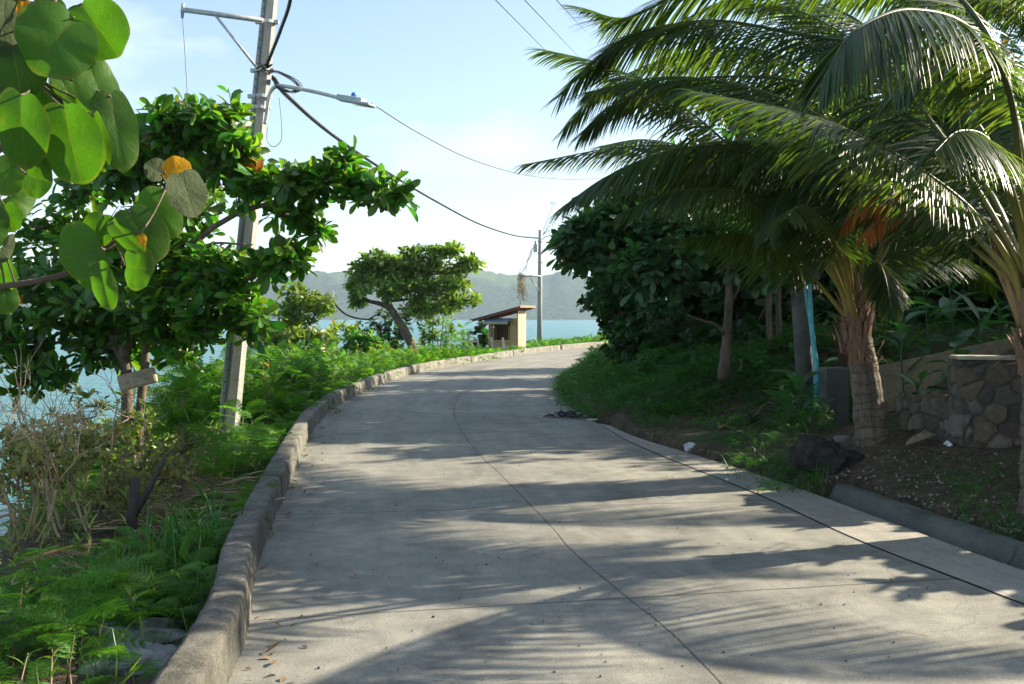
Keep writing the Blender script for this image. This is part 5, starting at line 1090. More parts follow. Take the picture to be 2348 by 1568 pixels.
# taller palm behind them
b3 = np.array([6.6, 11.6, gz(6.6, 11.6)]); t3 = b3 + [.25, -.1, 3.4]
fr3 = []
for k in range(13):
    az = k * 2.399 + .3; el = .25 + .75 * ((k * .618) % 1); fr3.append((rnd_frond(t3, az, el, 3.9, .27, rg), dict(lmax=.62, hang=.75, n=56)))
palm('coconut_palm', 'taller coconut palm standing behind the rough stone wall', b3, (b3 + t3) / 2 + [.1, 0, 0], t3, .16, .12, 0, fr3, 'coconut palms beside the road')

# ================================================================== RIGHT: trees and thicket on the bank
BY = 15.6; CROWN = 1.9
tree('broadleaf_tree', 'broad leaved tree with pale slender trunk forming a dark hollow over the bank', 'tree', [(1656, 870, 14.6), (1664, 800, 14.6), (1668, 740, 14.6), (1672, 660, 14.7), (1664, 590, 14.8), (1650, 520, 15)], (.082, .05),
    [([(1664, 770, 14.6), (1640, 745, 14.4), (1610, 735, 14.3), (1575, 722, 14.2)], .03, .01), ([(1672, 700, 14.7), (1690, 670, 14.5), (1700, 640, 14.4)], .02, .01), ([(1665, 600, 14.8), (1560, 540, 15.4), (1420, 520, 16)], .05, .015), ([(1660, 570, 14.8), (1760, 540, 15.2)], .04, .015), ([(1650, 520, 15), (1560, 470, 15.6), (1450, 460, 16)], .04, .012)],
    [PB(1330, 545, 42, 34, 16, 34), PB(1310, 575, 26, 22, 16, 16), PB(1385, 520, 55, 50, 16, 56), PB(1430, 470, 60, 40, 16.2, 56), PB(1480, 540, 80, 45, 15.6, 80), PB(1560, 530, 80, 45, 15.3, 80), PB(1640, 540, 70, 40, 15, 64), PB(1720, 560, 70, 45, 15, 60), PB(1790, 590, 60, 40, 14.8, 44), PB(1540, 460, 90, 50, 16.2, 70), PB(1650, 460, 100, 60, 16.2, 80), PB(1370, 590, 40, 34, 16.4, 30), PB(1350, 560, 50, 40, 16.3, 40), PB(1300, 560, 18, 12, 15.8, 8), PB(1330, 605, 16, 12, 15.9, 8), PB(1480, 640, 60, 26, 15.4, 22), PB(1570, 640, 50, 22, 15.0, 16), PB(1780, 480, 100, 80, 16.4, 80), PB(1500, 605, 70, 36, 15.0, 46), PB(1580, 600, 70, 36, 14.9, 46), PB(1720, 615, 60, 28, 14.9, 34), PB(1410, 590, 50, 40, 15.6, 40), PB(1840, 575, 60, 40, 13.3, 34), PB(1800, 620, 30, 24, 13.6, 10)],
    M['almond_far'], T_OBOV, .26, M['bark_pale'], per=7, sub=8, tight=.25, spread=(40, 90))
for (u, lb) in ((1762, 'thin bare trunk in the dark hollow, nearer the broad leaved tree'), (1784, 'thin bare trunk in the dark hollow, nearer the concrete post')):
    bx = P(u + 6, 850, 15.6); bx[2] = gz(bx[0], bx[1]) - .1; e = empty('slender_tree', bx, lb, 'tree', 'slender trunks in the hollow')
    mb = MB(); tube(mb, catmull([bx, P(u, 700, 15.6), P(u + 4, 560, 15.7)], 16), np.linspace(.055, .035, 16), 8); mb.build('trunk', M['bark'], e)
    lm, tm = MB(), MB(); crown(lm, tm, [PB(u + 5, 540, 40, 40, 15.8, 20)], T_OBOV, .25); lm.build('crown', M['almond_far'], e); tm.build('branches', M['bark'], e)
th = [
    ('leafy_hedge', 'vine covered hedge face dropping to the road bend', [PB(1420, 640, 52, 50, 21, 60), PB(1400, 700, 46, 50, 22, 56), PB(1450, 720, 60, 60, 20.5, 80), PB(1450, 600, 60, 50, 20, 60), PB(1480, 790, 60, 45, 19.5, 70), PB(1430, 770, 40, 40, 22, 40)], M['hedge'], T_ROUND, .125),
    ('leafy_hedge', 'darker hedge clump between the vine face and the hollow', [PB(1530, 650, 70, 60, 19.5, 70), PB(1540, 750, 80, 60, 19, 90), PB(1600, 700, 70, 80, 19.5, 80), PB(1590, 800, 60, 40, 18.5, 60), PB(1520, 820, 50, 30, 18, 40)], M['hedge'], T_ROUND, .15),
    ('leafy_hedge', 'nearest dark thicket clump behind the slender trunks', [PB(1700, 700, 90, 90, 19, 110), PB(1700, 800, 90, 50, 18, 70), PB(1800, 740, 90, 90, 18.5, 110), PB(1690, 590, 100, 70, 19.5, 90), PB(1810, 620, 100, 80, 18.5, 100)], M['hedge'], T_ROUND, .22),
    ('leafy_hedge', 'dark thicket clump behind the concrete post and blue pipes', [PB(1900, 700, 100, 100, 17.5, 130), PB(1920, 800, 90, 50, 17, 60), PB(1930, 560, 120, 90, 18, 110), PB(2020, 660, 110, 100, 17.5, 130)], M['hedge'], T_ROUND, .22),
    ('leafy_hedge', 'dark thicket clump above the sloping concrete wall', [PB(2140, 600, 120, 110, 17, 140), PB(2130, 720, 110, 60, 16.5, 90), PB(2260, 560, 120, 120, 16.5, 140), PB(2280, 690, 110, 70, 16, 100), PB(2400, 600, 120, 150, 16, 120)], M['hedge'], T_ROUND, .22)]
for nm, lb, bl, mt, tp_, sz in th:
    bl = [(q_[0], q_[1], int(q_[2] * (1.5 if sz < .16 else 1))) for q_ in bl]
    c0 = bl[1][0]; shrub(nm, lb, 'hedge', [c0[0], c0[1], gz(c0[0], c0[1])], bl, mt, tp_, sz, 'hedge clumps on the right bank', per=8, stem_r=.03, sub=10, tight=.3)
for k, (x, y, zt_, lb) in enumerate([(7.0, 8.0, 1.75, 'low thicket clump added to block sun behind the edge palm'), (7.2, 9.8, 2.0, 'low thicket clump added to block sun behind the stone wall'), (7.0, 11.4, 2.3, 'low thicket clump added to block sun at the upper end of the sloping wall'), (6.6, 6.3, 1.5, 'low thicket clump added to block sun above the gutter, nearest the camera')]):  # clumps added on the right to block low sun
    z0 = gz(x, y); zc = (z0 + zt_) / 2 + .1; rz_ = max(.35, (zt_ - z0) / 2)
    shrub('leafy_hedge', lb, 'hedge', [x, y, z0], [([x + dx, y + dy, zc], (.75, .75, rz_), 60) for dx, dy in ((-.5, -.4), (.4, -.3), (0, .5), (.6, .6))], M['hedge'], T_ROUND, .2, 'hedge clumps on the right bank', per=8, stem_r=.03, sub=8, tight=.3)
def gap_tree(lb, x, y, zc, rad, n, group='trees up the slope'):
    b0 = np.array([x, y, gz(x, y)]); e = empty('shade_tree', b0, lb, 'tree', group); c = np.array([x, y, zc]); mb = MB(); tube(mb, catmull([b0 - [0, 0, .2], (b0 + c) / 2 + [.1, .05, 0], c], 10), np.linspace(.14, .06, 10), 9); mb.build('trunk', M['bark'], e)
    lm, tm = MB(), MB(); bl = [(c + unit(1)[0] * rad * .55, np.array([rad, rad, rad * .75]) * RNG.uniform(.5, .75), n) for k in range(6)]
    for q, r_, _ in bl: tube(tm, np.array([c - [0, 0, .4], (c + q) / 2, q]), [.05, .035, .02], 6)
    crown(lm, tm, bl, T_OBOV, .30, per=7, sub=8, tight=.28); tm.build('branches', M['bark'], e); lm.build('crown', M['almond_far'], e)
gap_tree('dense tree on the slope behind the palm fronds, nearest the hollow', 5.6, 19.5, 4.4, 1.9, 60)
gap_tree('dense tree on the slope behind the palm fronds, in the middle', 8.4, 18.5, 4.8, 2.0, 60)
gap_tree('dense tree on the slope behind the palm fronds, closest to the edge', 10.8, 16.5, 4.6, 2.0, 60)
gap_tree('tree added to shade the road, hidden mostly behind palm fronds, nearer one', 7.6, 22.5, 4.7, 1.8, 44)  # this and the next two trees are added to shade the road
gap_tree('tree added to shade the road, hidden mostly behind palm fronds, farthest one', 8.6, 27.5, 4.6, 1.9, 44)
gap_tree('tree added to shade the road, behind the broad leaved tree top', 7.2, 32.0, 3.9, 1.7, 40)
for k, (u, v, Y, sz, lm_, lb) in enumerate([(1455, 800, 18.6, 46, 'hedge', 'creeper clump low on the bank under the vine face'), (1510, 835, 17.2, 40, 'fern_dark', 'low bright creeper clump on the middle of the bank'), (1575, 815, 17.4, 50, 'hedge', 'creeper clump left of the slender pale trunk'), (1540, 770, 18.0, 50, 'hedge', 'upper creeper clump left of the slender pale trunk'), (1625, 800, 17.0, 44, 'hedge', 'creeper clump right behind the slender pale trunk'), (1715, 800, 16.6, 50, 'hedge', 'undergrowth clump below the two bare trunks'), (1790, 815, 15.6, 44, 'fern_dark', 'undergrowth clump at the concrete post foot'), (1740, 850, 15.0, 36, 'fern_dark', 'small clump on the dirt between trunk and post'), (1600, 870, 15.6, 30, 'fern_dark', 'small creeper clump in front of the slender pale trunk')]):
    c0 = P(u, v, Y); s_ = PX(sz, Y); shrub('creeper_clump', lb, 'creeper', [c0[0], c0[1], gz(c0[0], c0[1])], [(c0, (s_ * 1.25, s_, s_ * .9), 90), (c0 + [s_ * .6, -.1, -s_ * .4], (s_, s_ * .8, s_ * .7), 60)], M[lm_], T_OVAL if k % 2 else T_ROUND, .10 + .02 * (k % 3), 'creepers on the right bank', per=7, stem_r=.012, sub=8, tight=.32)
gap_tree('tree rising behind the vine covered hedge', 4.6, 25, 3.6, 1.7, 50)
# bamboo-like sprays at the hedge edge
mb = MB(); c0 = P(1395, 680, 20)
for k in range(9):
    a = c0 + RNG.normal(size=3) * .12; d = nrm(np.array([-.9, -.2, RNG.normal() * .5])); q = a + d * RNG.uniform(.3, .7); tube(mb, np.array([a, (a + q) / 2 + [0, 0, .04], q]), .005, 3); n_ = 9
    t_ = RNG.uniform(.3, 1, (n_, 1)); scatter(mb, T_LANCE[0], T_LANCE[1], a + (q - a) * t_, nrm(d + unit(n_) * .8), unit(n_), .2)
tag(mb.build('bamboo_spray', M['hedge']), 'fine spray of narrow leaves poking out of the hedge', 'twig')

# low dark growth on the shaded bank
lm = MB(); RB = RA
xy = sample_area(RB, -.12, .35, 15.2, 40, 130, -1); p = ground_pts(xy); n = len(p); p[:, 2] = np.maximum(p[:, 2], 0)
def carpet(lm, xy, per, ll, h, tmpl):
    p = ground_pts(xy); p[:, 2] = np.maximum(p[:, 2], -.02); n = len(p); idx = np.repeat(np.arange(n), per); m_ = len(idx); hh = h * (.6 + .5 * wob(p[:, 0] * 2, p[:, 1] * 1.6)[idx]) * RNG.uniform(.1, 1.1, m_); q = p[idx] + np.column_stack([RNG.normal(size=m_) * .08, RNG.normal(size=m_) * .08, np.maximum(hh, .01)])
    az = RNG.uniform(0, 6.28, m_); el = np.radians(RNG.uniform(-15, 50, m_)); d = np.stack([np.cos(az) * np.cos(el), np.sin(az) * np.cos(el), np.sin(el)], 1)
    scatter(lm, tmpl[0], tmpl[1], q, d, nrm([[0, 0, 1.0]] + RNG.normal(size=(m_, 3)) * .35), ll * RNG.uniform(.5, 1.2, m_))
carpet(lm, sample_area(RA, -.15, .5, 15.4, 40, 120, -1), 6, .13, .12, T_FERN_C)
carpet(lm, sample_area(RA, .35, 4.5, 14.2, 22, 85, -1), 7, .2, .28, T_FERN_C)
carpet(lm, sample_area(RA, .4, 4.0, 22, 36, 45, -1), 6, .26, .34, T_FERN_C)
carpet(lm, sample_area(RA, .3, 1.4, 36, 48, 14, -1), 6, .28, .4, T_FERN_C)
carpet(lm, sample_area(RA, .25, 1.0, 11.3, 12.3, 60, -1), 6, .13, .12, T_FERN_C)
carpet(lm, sample_area(RA, .15, .5, 13.6, 14.6, 50, -1), 5, .1, .06, T_FERN_C)
def region(u0, u1, v0, v1, n): return np.array([hit(RNG.uniform(u0, u1), RNG.uniform(v0, v1))[:2] for _ in range(n)])
carpet(lm, region(1680, 1880, 985, 1085, 90), 7, .14, .16, T_FERN_C)
carpet(lm, region(1480, 1760, 890, 985, 260), 7, .15, .12, T_FERN_C)
carpet(lm, region(1780, 1900, 880, 1000, 90), 8, .2, .4, T_FERN_C)
carpet(lm, region(1740, 1860, 1085, 1128, 60), 6, .12, .10, T_FERN_C)
carpet(lm, region(2200, 2347, 1060, 1260, 40), 6, .13, .1, T_FERN_C)
carpet(lm, np.column_stack([RNG.uniform(4.2, 10, 420), RNG.uniform(12.6, 16, 420)]), 6, .26, .4, T_FERN_C)
tag(lm.build('bank_groundcover', M['fern_dark']), 'dark green creeping groundcover over the shaded right bank', 'groundcover', kind='stuff')
mb = MB()
xy = np.vstack([sample_area(RA, -.1, .8, 14.8, 30, 60, -1), region(1470, 1640, 985, 1030, 60), region(1660, 1880, 1000, 1110, 160), region(2180, 2345, 1120, 1290, 150), region(1700, 1900, 850, 940, 200)])
p = ground_pts(xy); p[:, 2] = np.maximum(p[:, 2], 0) - .01; n = len(p); az = RNG.uniform(0, 6.28, n); el = np.radians(RNG.uniform(35, 85, n)); d = np.stack([np.cos(az) * np.cos(el), np.sin(az) * np.cos(el), np.sin(el)], 1)
scatter(mb, T_BLADE[0], T_BLADE[1], p, d, nrm(-d * [1, 1, 0] + [0, 0, .8]), .2 * RNG.uniform(.4, 1.3, n))
tag(mb.build('grass', M['grass']), 'loose grass blades along the right road edge and dirt', 'grass', kind='stuff')

# broad leaved understorey plants
def broad_plant(name, label, base, n, L_, h, group=None, m=None, tm=T_BROAD, cat='plant'):
    e = empty(name, base, label, cat, group); base = np.asarray(base, float); sm, lm = MB(), MB(); top = base + [RNG.normal() * .05, RNG.normal() * .05, h]
    tube(sm, catmull([base - [0, 0, .05], (base + top) / 2 + RNG.normal(size=3) * .02, top], 8), np.linspace(.014, .006, 8), 6)
    t_ = np.linspace(.25, 1, n)[:, None] ** .8; p = base + (top - base) * t_; az = np.arange(n) * 2.5 + RNG.uniform(0, 6); el = np.radians(RNG.uniform(15, 65, n)); d = np.stack([np.cos(az) * np.cos(el), np.sin(az) * np.cos(el), np.sin(el)], 1)
    scatter(lm, tm[0], tm[1], p, d, nrm(np.array([[0, 0, 1.0]]) + RNG.normal(size=(n, 3)) * .2), L_ * RNG.uniform(.75, 1.15, n)); sm.build('stem', M['ginger'], e); lm.build('foliage', m or M['ginger'], e)
    return e
for k, (u, v, Y, n, L_, h, lb) in enumerate([
    (2075, 770, 12.6, 8, .5, .62, 'broad leaved plant above the sloping wall, close behind the palm trunk'), (2130, 745, 13.2, 9, .5, .7, 'broad leaved plant with wide pale leaf above the sloping wall middle'), (2060, 700, 13.8, 9, .5, .6, 'broad leaved plant half hidden under backlit fronds'),
    (2190, 730, 13.4, 9, .55, .7, 'broad leaved plant leaning over the sloping wall'), (2165, 870, 10.9, 6, .34, .62, 'single tall young plant growing before the sloping wall'), (2105, 870, 11.1, 6, .34, .3, 'short plant with upright leaves at the ruined wall end'),
    (1830, 870, 12.6, 7, .42, .25, 'leafy plant clump at the foot of the concrete post'), (1805, 900, 12.2, 6, .36, .2, 'low broad plant beside the feathery growth left of the palm'), (2290, 720, 12.8, 10, .6, .3, 'strap leaved plant with pale edges beside the edge palm'), (2245, 740, 12.6, 9, .55, .3, 'strap leaved plant in the middle of the terrace'), (1945, 690, 13.8, 8, .45, .6, 'broad leaved plant peeping right of the blue pipes')]):
    x = (u - CX) / F * Y; z = gz(x, Y); zz = P(u, v, Y)[2]; z0 = max(z, zz - .3)
    broad_plant('leafy_plant', lb, [x, Y, z0 if z0 - z < .25 else z], n, L_, h + max(0, zz - z - .25) if z0 - z >= .25 else h, 'broad leaved plants of the thicket', None, T_LANCE if 'strap' in lb else T_BROAD)

# ================================================================== RIGHT: walls, post, pipes
def stone_wall(name, label, a, b_, h0, h1, thick, seed, ragged=0.0, cat='wall'):
    a, b_ = np.asarray(a, float), np.asarray(b_, float); Lw = np.linalg.norm(b_ - a); dx = (b_ - a) / Lw; ny_ = np.array([dx[1], -dx[0]]); rg = np.random.default_rng(seed)
    st = .0125; nx = int(Lw / st) + 1; nz_ = int(max(h0, h1) / st) + 1; ntop = int(thick / st)
    S = []; cell = .165
    for i in range(-3, int(Lw / cell) + 2):
        for j in range(-1, int((max(h0, h1) + thick) / cell) + 2): S.append([(i + .5 * (j % 2) + rg.uniform(-.38, .38)) * cell, (j + rg.uniform(-.38, .38)) * cell])
    S = np.array(S); cs = rg.uniform(size=(len(S), 3)); wt = rg.uniform(-.03, .03, len(S))
    xs = np.linspace(-thick, Lw, nx := int((Lw + thick) / st) + 1); V, Cc = [], []
    zs = np.concatenate([np.linspace(-.15, 1, nz_), 1 + np.linspace(0, 1, ntop)[1:]])
    for q in zs:
        for x in xs:
            hh = h0 + (h1 - h0) * max(x, 0) / Lw; hh += ragged * (mnoise.noise(Vector((x * 4, seed, 0))) + .5 * mnoise.noise(Vector((x * 13, seed, 3))))
            s = q * hh if q <= 1 else hh + (q - 1) * thick
            dd = np.hypot((S[:, 0] - x) * .9, S[:, 1] - s) + wt; o1_ = np.argpartition(dd, 2)[:2]; o1_ = o1_[np.argsort(dd[o1_])]; e1 = dd[o1_[1]] - dd[o1_[0]]
            k = o1_[0]; bul = (1 - math.exp(-e1 / .018)) * (.022 + .03 * cs[k, 0]) + (cs[k, 1] - .5) * .03 * min(1, e1 / .02) + .008 * mnoise.noise(Vector((x * 22, s * 22, seed)))
            bul += (x - S[k, 0]) * (cs[k, 2] - .5) * .25 * min(1, e1 / .02)
            if q <= 1: dep, z = bul, q * hh
            else: dep, z = -(q - 1) * thick, hh + bul * .5
            if x < 0: V.append([a[0] - dx[0] * bul * (q <= 1) + ny_[0] * max(x, -thick), a[1] - dx[1] * bul * (q <= 1) + ny_[1] * max(x, -thick), z if q <= 1 else hh])
            else: V.append([a[0] + dx[0] * x + ny_[0] * dep, a[1] + dx[1] * x + ny_[1] * dep, z])
            tone = .6 + .8 * cs[k, 1]; base = np.array([.10, .097, .09]) * (1 - cs[k, 2]) + np.array([.135, .105, .07]) * cs[k, 2]
            g_ = min(1, e1 / .016); Cc.append(list(base * tone * g_ + np.array([.07, .065, .055]) * (1 - g_)) + [1])
    V = np.array(V); z0 = min(gz(a[0], a[1]), gz(b_[0], b_[1])); V[:, 2] += z0
    i = (np.arange(len(zs) - 1)[:, None] * nx + np.arange(nx - 1)[None]).ravel(); mb = MB(); mb.add(V, np.stack([i, i + 1, i + nx + 1, i + nx], 1))
    # back and end faces
    m_, t, b, o = new_mat('rubble_stone'); at_ = t.nodes.new('ShaderNodeVertexColor'); at_.layer_name = 'Col'
    c = mixc(t, .8, at_.outputs[0], mixc(t, 1, at_.outputs[0], ramp(t, noisef(t, 18, 7, rough=.7), [(.3, (.5, .5, .5)), (.7, (1.35, 1.33, 1.3))]), 'MULTIPLY')); t.links.new(c, b.inputs['Base Color']); b.inputs['Roughness'].default_value = .9; bump(t, b, noisef(t, 60, 6, rough=.7), .5, .01)
    nb = len(V); bk = [];
    for x, hh in ((0, h0), (Lw, h1)):
        for z in (-.15, hh - .02): bk.append([a[0] + dx[0] * x - ny_[0] * thick, a[1] + dx[1] * x - ny_[1] * thick, z0 + z])
    for x, hh in ((0, h0), (Lw, h1)):
        for z in (-.15, hh - .02): bk.append([a[0] + dx[0] * x - ny_[0] * .0, a[1] + dx[1] * x - ny_[1] * .0, z0 + z])
    mb.add(np.array(bk), np.array([[0, 1, 3, 2], [2, 3, 7, 6]])); Cc += [[.12, .11, .1, 1]] * 8
    return tag(mb.build(name, m_, col=Cc), label, cat)
wa = P(2200, 1040, 9.3)[:2]; wb_ = np.array([5.7, 9.05])
w_ = stone_wall('stone_wall', 'rough mortared rubble stone wall with flat top behind the palms', wa, wb_, .78, .78, .3, 3)
mb = MB(); z0 = min(gz(*wa), gz(*wb_)) + .78; dx_ = nrm(wb_ - wa); ln_ = np.linalg.norm(wb_ - wa); cz = np.array([*(wa + wb_) / 2, z0 + .03]); cz[0] += dx_[1] * -.12; cz[1] += dx_[0] * .14
box(mb, cz, (ln_ + .02, .36, .035), rotz(math.atan2(dx_[1], dx_[0]))); cp = mb.build('sunlit_top', mat_noise('sunlit_top_stone', (.3, .27, .2), (.48, .43, .33), 6, .85, bstr=.4), w_, smooth=False); bevel(cp, .01)  # pale top strip; sunlight on the wall top put into its colour
wc = P(2062, 960, 10.4)[:2]
stone_wall('stone_wall', 'low crumbling end of rubble wall between palm trunk and taller wall', wc, wa + [.10, -.04], .34, .50, .3, 8, .14)
mcn = concrete('ramp_concrete', (.20, .16, .10), (.33, .27, .18), False, .8, .9)
pa, pb_ = P(1995, 842, 13.0), P(2420, 752, 11.6)
e_ = MB(); d_ = (pb_ - pa); d2 = nrm(np.array([-d_[1], d_[0], 0])) * .14; q = [pa, pb_, pb_ - [0, 0, 1.2], pa - [0, 0, .9]]; vv = np.array(q + [x + d2 for x in q]); e_.add(vv, np.array([[0, 3, 2, 1], [4, 5, 6, 7], [0, 1, 5, 4], [3, 7, 6, 2], [0, 4, 7, 3], [1, 2, 6, 5]]))
rw_ = e_.build('concrete_wall', mcn, smooth=False); bevel(rw_, .012); tag(rw_, 'plain ochre concrete wall sloping up behind the leafy plants', 'wall')
mb = MB(); q = P(1912, 842, 12.6); z = gz(q[0], q[1]); box(mb, [q[0], q[1], (q[2] + z) / 2 - .1], (.30, .3, q[2] - z + .2)); st_ = bevel(mb.build('concrete_block', M['gutter'], smooth=False), .02); tag(st_, 'square mossy concrete block left of the near palm trunk', 'block')
q0, q1 = P(1852, 855, 13.8), P(1822, 540, 13.8); q0[2] = gz(q0[0], q0[1]) - .1
mb = MB(); tube(mb, np.array([q0, (q0 + q1) / 2, q1]), [.125, .115, .105], 10); po = mb.build('concrete_post', mat_noise('old_post', (.06, .065, .06), (.15, .15, .14), 5, .9, bstr=.4), smooth=True); tag(po, 'old dark concrete post in the thicket with blue pipes beside it', 'post')
pm = plain('pvc_blue', (.10, .42, .52), .4, spec=.5)
for pts, r_, lb in (([(1868, 850, 13.5), (1856, 740, 13.52), (1838, 610, 13.6), (1834, 520, 13.6)], .016, 'thinner pale blue pipe climbing along the concrete post'), ([(1874, 852, 13.45), (1862, 760, 13.5), (1857, 690, 13.5), (1855, 640, 13.5)], .028, 'thicker bright blue pipe ending below the meter box')):
    w3 = pline(pts, 20); w3[0][2] = gz(w3[0][0], w3[0][1]) - .05; mb = MB(); tube(mb, w3, r_, 10); tag(mb.build('blue_pipe', pm), lb, 'pipe', 'blue pipes at the post')
mb = MB(); box(mb, P(1853, 617, 13.5), (.26, .16, .3)); mbx = bevel(mb.build('meter_box', plain('grey_box', (.12, .12, .11), .7), smooth=False), .015); tag(mbx, 'grey weathered meter box above the blue pipes', 'box')

# ================================================================== RIGHT: ground things
q = P(1893, 1066, 9.7); rock('boulder', 'large black lava boulder at the foot of the palm', 'boulder', [q[0], q[1], gz(q[0], q[1]) + .07], (.36, .27, .22), mat_noise('black_rock', (.014, .013, .012), (.06, .055, .05), 9, .95, bstr=1.0, bscale=24, spec=.1), 5, .34, sub=5)
cw = mat_noise('grey_stone', (.12, .12, .11), (.22, .21, .19), 4, .9, bstr=.3)  # mottled grey colour of the loose stones
for k, (u, v, s, lb) in enumerate([(1930, 1012, (.10, .08, .05), 'small pale stone between boulder and palm trunk'), (2212, 1200, (.06, .05, .04), 'round grey stone in the dirt above the gutter'), (1770, 1078, (.05, .04, .03), 'little stone at the shoulder edge')]):
    q = hit(u, v); rock('stone', lb, 'stone', q + [0, 0, .01], s, cw, 7 + k, .3, 'loose stones on the dirt', 3)
tv = []; bm = bmesh.new(); bmesh.ops.create_icosphere(bm, subdivisions=1, radius=1); iv = np.array([v.co[:] for v in bm.verts]); fi = np.array([[v.index for v in f.verts] for f in bm.faces]); bm.free()
iv = iv * [1, .8, .55] * (1 + .2 * np.sin(np.arange(len(iv)) * 3.3))[:, None]
mb = MB(); xy = np.vstack([region(1880, 2347, 1030, 1260, 700), region(1640, 1800, 870, 960, 160), region(1560, 1720, 1010, 1060, 60)]); p = ground_pts(xy)
scatter(mb, iv, fi, p, unit(len(p)), unit(len(p)), .004 + .018 * RNG.uniform(size=len(p)) ** 3)
tag(mb.build('pebbles', mat_noise('pebble', (.12, .11, .1), (.36, .34, .31), 2, .9, bstr=0)), 'pebbles and chips scattered over the bare dirt', 'pebbles', kind='stuff')
# concrete pad and corrugated scrap
pd = [hit(1478, 1000), hit(1640, 1018), hit(1700, 965), hit(1540, 978)]
mb = MB(); zp = .035; vv = np.array([[x[0], x[1], zp] for x in pd] + [[x[0], x[1], -.12] for x in pd]); mb.add(vv, np.array([[0, 1, 2, 3], [0, 4, 5, 1], [1, 5, 6, 2], [2, 6, 7, 3], [3, 7, 4, 0]]))
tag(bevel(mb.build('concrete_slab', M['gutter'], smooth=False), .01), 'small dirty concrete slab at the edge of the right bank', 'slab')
w3 = [hit(1650, 990) + [0, 0, .06], hit(1720, 960) + [0, 0, .09], hit(1790, 925) + [0, 0, .12]]
e = empty('fallen_frond', w3[0], 'dead grey frond lying over the bank beside the concrete slab', 'palm frond', 'dry palm fronds on the verge'); frond(e, w3, 40, .42, .6, .02, (plain('grey_leaflet', (.09, .085, .07), .9), M['midrib_old']), .05, .012, .004, 'blade', seed=77, vee=.1)
b0 = hit(1725, 975); mb = MB(); n = 16; az = RNG.uniform(0, 6.28, n); el = np.radians(RNG.uniform(25, 80, n)); scatter(mb, T_LANCE[0], T_LANCE[1], np.repeat(b0[None], n, 0) - [0, 0, .02], np.stack([np.cos(az) * np.cos(el), np.sin(az) * np.cos(el), np.sin(el)], 1), np.stack([-np.cos(az), -np.sin(az), np.ones(n)], 1), .30 * RNG.uniform(.6, 1.1, n))
tag(mb.build('agave', plain('dark_agave', (.03, .035, .02), .6)), 'dark spiky rosette plant at the edge of the concrete slab', 'plant')
# fallen spathe and log behind the palm
def boat(name, label, u, v, L_, wd, az, m, lift=.02, group=None, cat='dry leaf'):
    q = hit(u, v); tm = leaf_tmpl([(0, .03), (.2, .16), (.5, .22), (.8, .14), (1, .02)], .6, -.1); mb = MB(); d = np.array([[math.cos(az), math.sin(az), .12]]); scatter(mb, tm[0] * [wd / L_ * 2, 1, 1], tm[1], (q + [0, 0, lift])[None] - d * L_ / 2, d, np.array([[.1, -.3, 1.0]]), L_)
    o_ = mb.build(name, m); s = o_.modifiers.new('thick', 'SOLIDIFY'); s.thickness = .004; sb = o_.modifiers.new('sub', 'SUBSURF'); sb.levels = 1; sb.render_levels = 2; return tag(o_, label, cat, group)
sp_ = mat_noise('dry_spathe', (.16, .12, .09), (.30, .24, .18), 8, .85, bstr=.2)
boat('dry_spathe', 'curled dry palm spathe lying on the dirt before the stone wall', 2110, 1030, .42, .13, .5, sp_, .06)
boat('dry_spathe', 'dark dry palm spathe leaning left of the palm trunk base', 1925, 935, .5, .1, .35, plain('dark_spathe', (.08, .06, .045), .9), .16)
boat('dry_spathe', 'broken spathe half tucked behind the palm trunk base', 2055, 965, .36, .12, -.5, plain('dark_spathe2', (.08, .065, .055), .9), .08)
# litter
def crumple(name, label, q, s, m, seed, cat='litter', sub=4):
    o_ = rock(name, label, cat, np.asarray(q) + [0, 0, s[2] * .4], s, m, seed, .55, None, sub, True); return o_
wht = plain('white_plastic', (.62, .68, .70), .4, var=.08)
crumple('plastic_bag', 'crumpled white plastic bag on the concrete slab edge', hit(1583, 1030), (.07, .05, .06), wht, 3)
crumple('plastic_scrap', 'flat pale plastic scrap on the road shoulder joint', on_road(1357, 963), (.10, .06, .012), wht, 4)
crumple('paper_scrap', 'small white paper scrap in grass by the road shoulder', hit(1667, 1102), (.022, .02, .015), wht, 6, sub=3)
crumple('paper_scrap', 'torn white paper scrap beside the stone wall foot', hit(2172, 1022), (.05, .03, .03), wht, 8, sub=3)
crumple('paper_scrap', 'tiny white scrap on dirt above the gutter kerb', hit(2178, 1248), (.018, .014, .01), wht, 9, sub=3)
rg = np.random.default_rng(31); c0 = on_road(1283, 957, 0)
mb = MB(); ash = mat_noise('burnt_litter', (.012, .012, .014), (.05, .05, .05), 12, .7, bstr=.6); greyp = plain('ash_paper', (.35, .37, .37), .8)
for k in range(90):
    x = rg.normal() * .17 - .0; y = rg.normal() * .11; d = nrm(np.array([rg.normal(), rg.normal() * .5, rg.normal() * .12])); q = c0 + [x + .12, y, .02 + abs(rg.normal()) * .035 * math.exp(-(x * 4) ** 2)]
    v = np.array([q, q + d * .06 + [0, .02, .01], q + d * .08 + [.02, .05, .02], q + [.0, .05, .01]]) + rg.normal(size=(4, 3)) * .012; v[:, 2] = np.maximum(v[:, 2], .006)
    mb.add(v, np.array([[0, 1, 2, 3]]), None, 1 if rg.uniform() < .22 else 0)
o_ = mb.build('burnt_rubbish', [ash, greyp], smooth=False); sl = o_.modifiers.new('thick', 'SOLIDIFY'); sl.thickness = .006; tag(o_, 'black heap of burnt rubbish on the road near the right edge', 'rubbish')
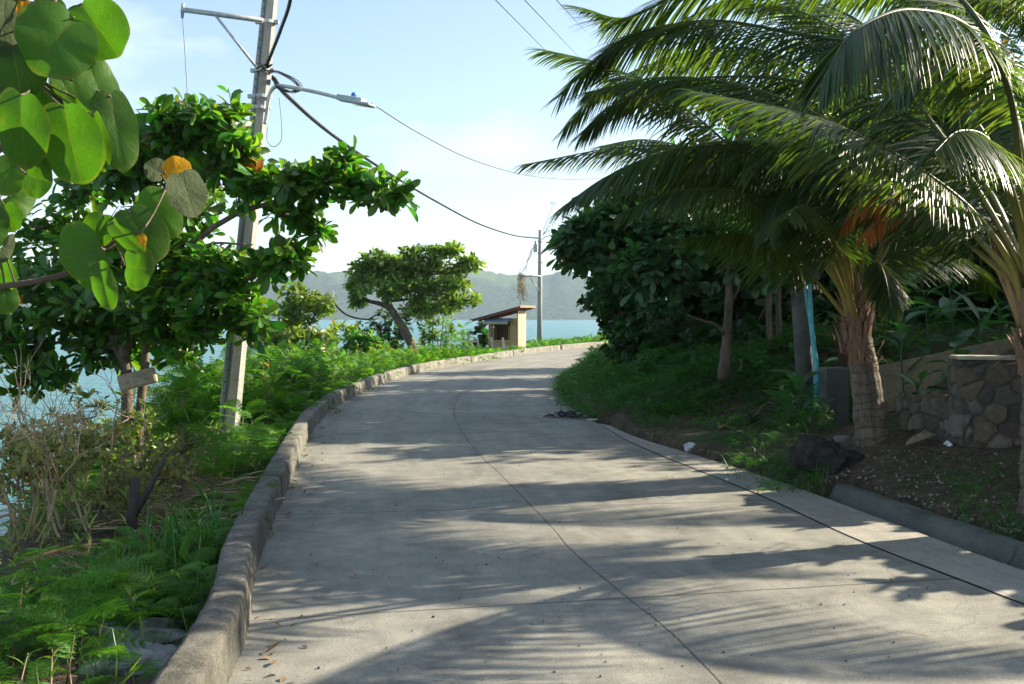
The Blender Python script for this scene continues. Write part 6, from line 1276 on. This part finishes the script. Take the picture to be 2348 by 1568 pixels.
# dry leaves on the concrete
dl = [(625, 1498, .095, 'curled dry leaf lying alone nearest the camera'), (636, 1440, .05, 'small dark dry leaf beyond the nearest curled leaf'), (812, 1325, .05, 'small curled leaf in the middle of the left lane'), (603, 1312, .09, 'pale dry leaf close to the kerb foot'), (622, 1230, .08, 'dry leaf at the kerb foot by the second kerb joint'), (664, 1118, .10, 'tan dry leaf in the sunlit kerb break'), (675, 1108, .08, 'smaller tan leaf beside the sunlit kerb break'), (738, 985, .12, 'dry leaf at the kerb where it curves away'), (715, 1010, .10, 'dry leaf under the kerb bend'), (770, 950, .1, 'dry leaf far along the kerb foot'), (700, 1050, .08, 'dry leaf just past the fern on the kerb'), (1790, 1101, .05, 'dark little leaf on the pale road shoulder'), (1540, 1098, .04, 'tiny leaf on the right lane in sun'), (660, 1185, .08, 'leaf by the kerb foot before the fern'), (642, 1160, .07, 'twisted leaf touching the kerb face')]
for k, (u, v, s, lb) in enumerate(dl):
    q = on_road(u, v, .012); tm = leaf_tmpl([(0, .02), (.15, .1), (.45, .3), (.75, .24), (1, .02)], .45, -.35); mb = MB(); az = RNG.uniform(0, 6.28); d = np.array([[math.cos(az), math.sin(az), .05]])
    mb.add(np.zeros((0, 3)), np.zeros((0, 4), int)) if False else None
    scatter(mb, tm[0], tm[1], q[None] - d * s * .5, d, np.array([[RNG.normal() * .2, RNG.normal() * .2, 1.0]]), s); o_ = mb.build('dry_leaf', M['dry']); sb = o_.modifiers.new('sub', 'SUBSURF'); sb.levels = 1; sb.render_levels = 2; tag(o_, lb, 'leaf', 'dry leaves on the road')
mb = MB(); n = 420; v_ = 780 + 780 * RNG.uniform(size=n) ** .8; u_ = RNG.uniform(560, 2200, n); p = np.array([on_road(a, b_, .004) for a, b_ in zip(u_, v_)]); k_ = (sdist(LK, p[:, :2]) < -.05) & (sdist(RJ, p[:, :2]) > .1); p = p[k_]
scatter(mb, iv, fi, p, unit(len(p)), unit(len(p)), .0025 + .008 * RNG.uniform(size=len(p)) ** 4); tag(mb.build('grit', mat_noise('grit', (.03, .03, .028), (.2, .19, .17), 3, .9, bstr=0)), 'grit and crumbs lying on the concrete road', 'grit', kind='stuff')
mb = MB(); q = []     # crumbs and bits along the kerb foot
xy = sample_area(LK, -.30, -.01, 4, 44, 28, 1); w = RNG.uniform(size=len(xy)) < .8; p = np.column_stack([xy, np.full(len(xy), .008)]); n = len(p)
scatter(mb, T_OVAL[0], T_OVAL[1], p, nrm(np.column_stack([RNG.normal(size=(n, 2)), np.abs(RNG.normal(size=n)) * .2])), nrm(np.column_stack([RNG.normal(size=(n, 2)) * .3, np.ones(n)])), .012 + .06 * RNG.uniform(size=n) ** 2.5)
tag(mb.build('leaf_litter', M['dry']), 'small dry leaf bits gathered along the kerb foot', 'leaf litter', kind='stuff')

# ================================================================== air
bm = bmesh.new(); bmesh.ops.create_cube(bm, size=1); me = bpy.data.meshes.new('haze'); bm.to_mesh(me); bm.free()
hz_ = bpy.data.objects.new('haze', me); C.objects.link(hz_); hz_.scale = (9000, 3700, 175); hz_.location = (0, 1750, 82.5 - 5)
m = bpy.data.materials.new('haze'); m.use_nodes = True; t = m.node_tree
for n in list(t.nodes): t.nodes.remove(n)
o = t.nodes.new('ShaderNodeOutputMaterial'); pv_ = t.nodes.new('ShaderNodeVolumePrincipled'); pv_.inputs['Color'].default_value = (.62, .82, 1.0, 1); pv_.inputs['Density'].default_value = HAZE; pv_.inputs['Anisotropy'].default_value = .2
t.links.new(pv_.outputs[0], o.inputs['Volume']); me.materials.append(m); tag(hz_, kind='stuff'); hz_['label'] = 'thin blue sea haze over the bay and hills'

tuft('grass_tuft', 'low grass tuft hiding the start of the gutter kerb below the boulder', [2.78, 9.15, 0], 150, .24, .10, M['grass'])
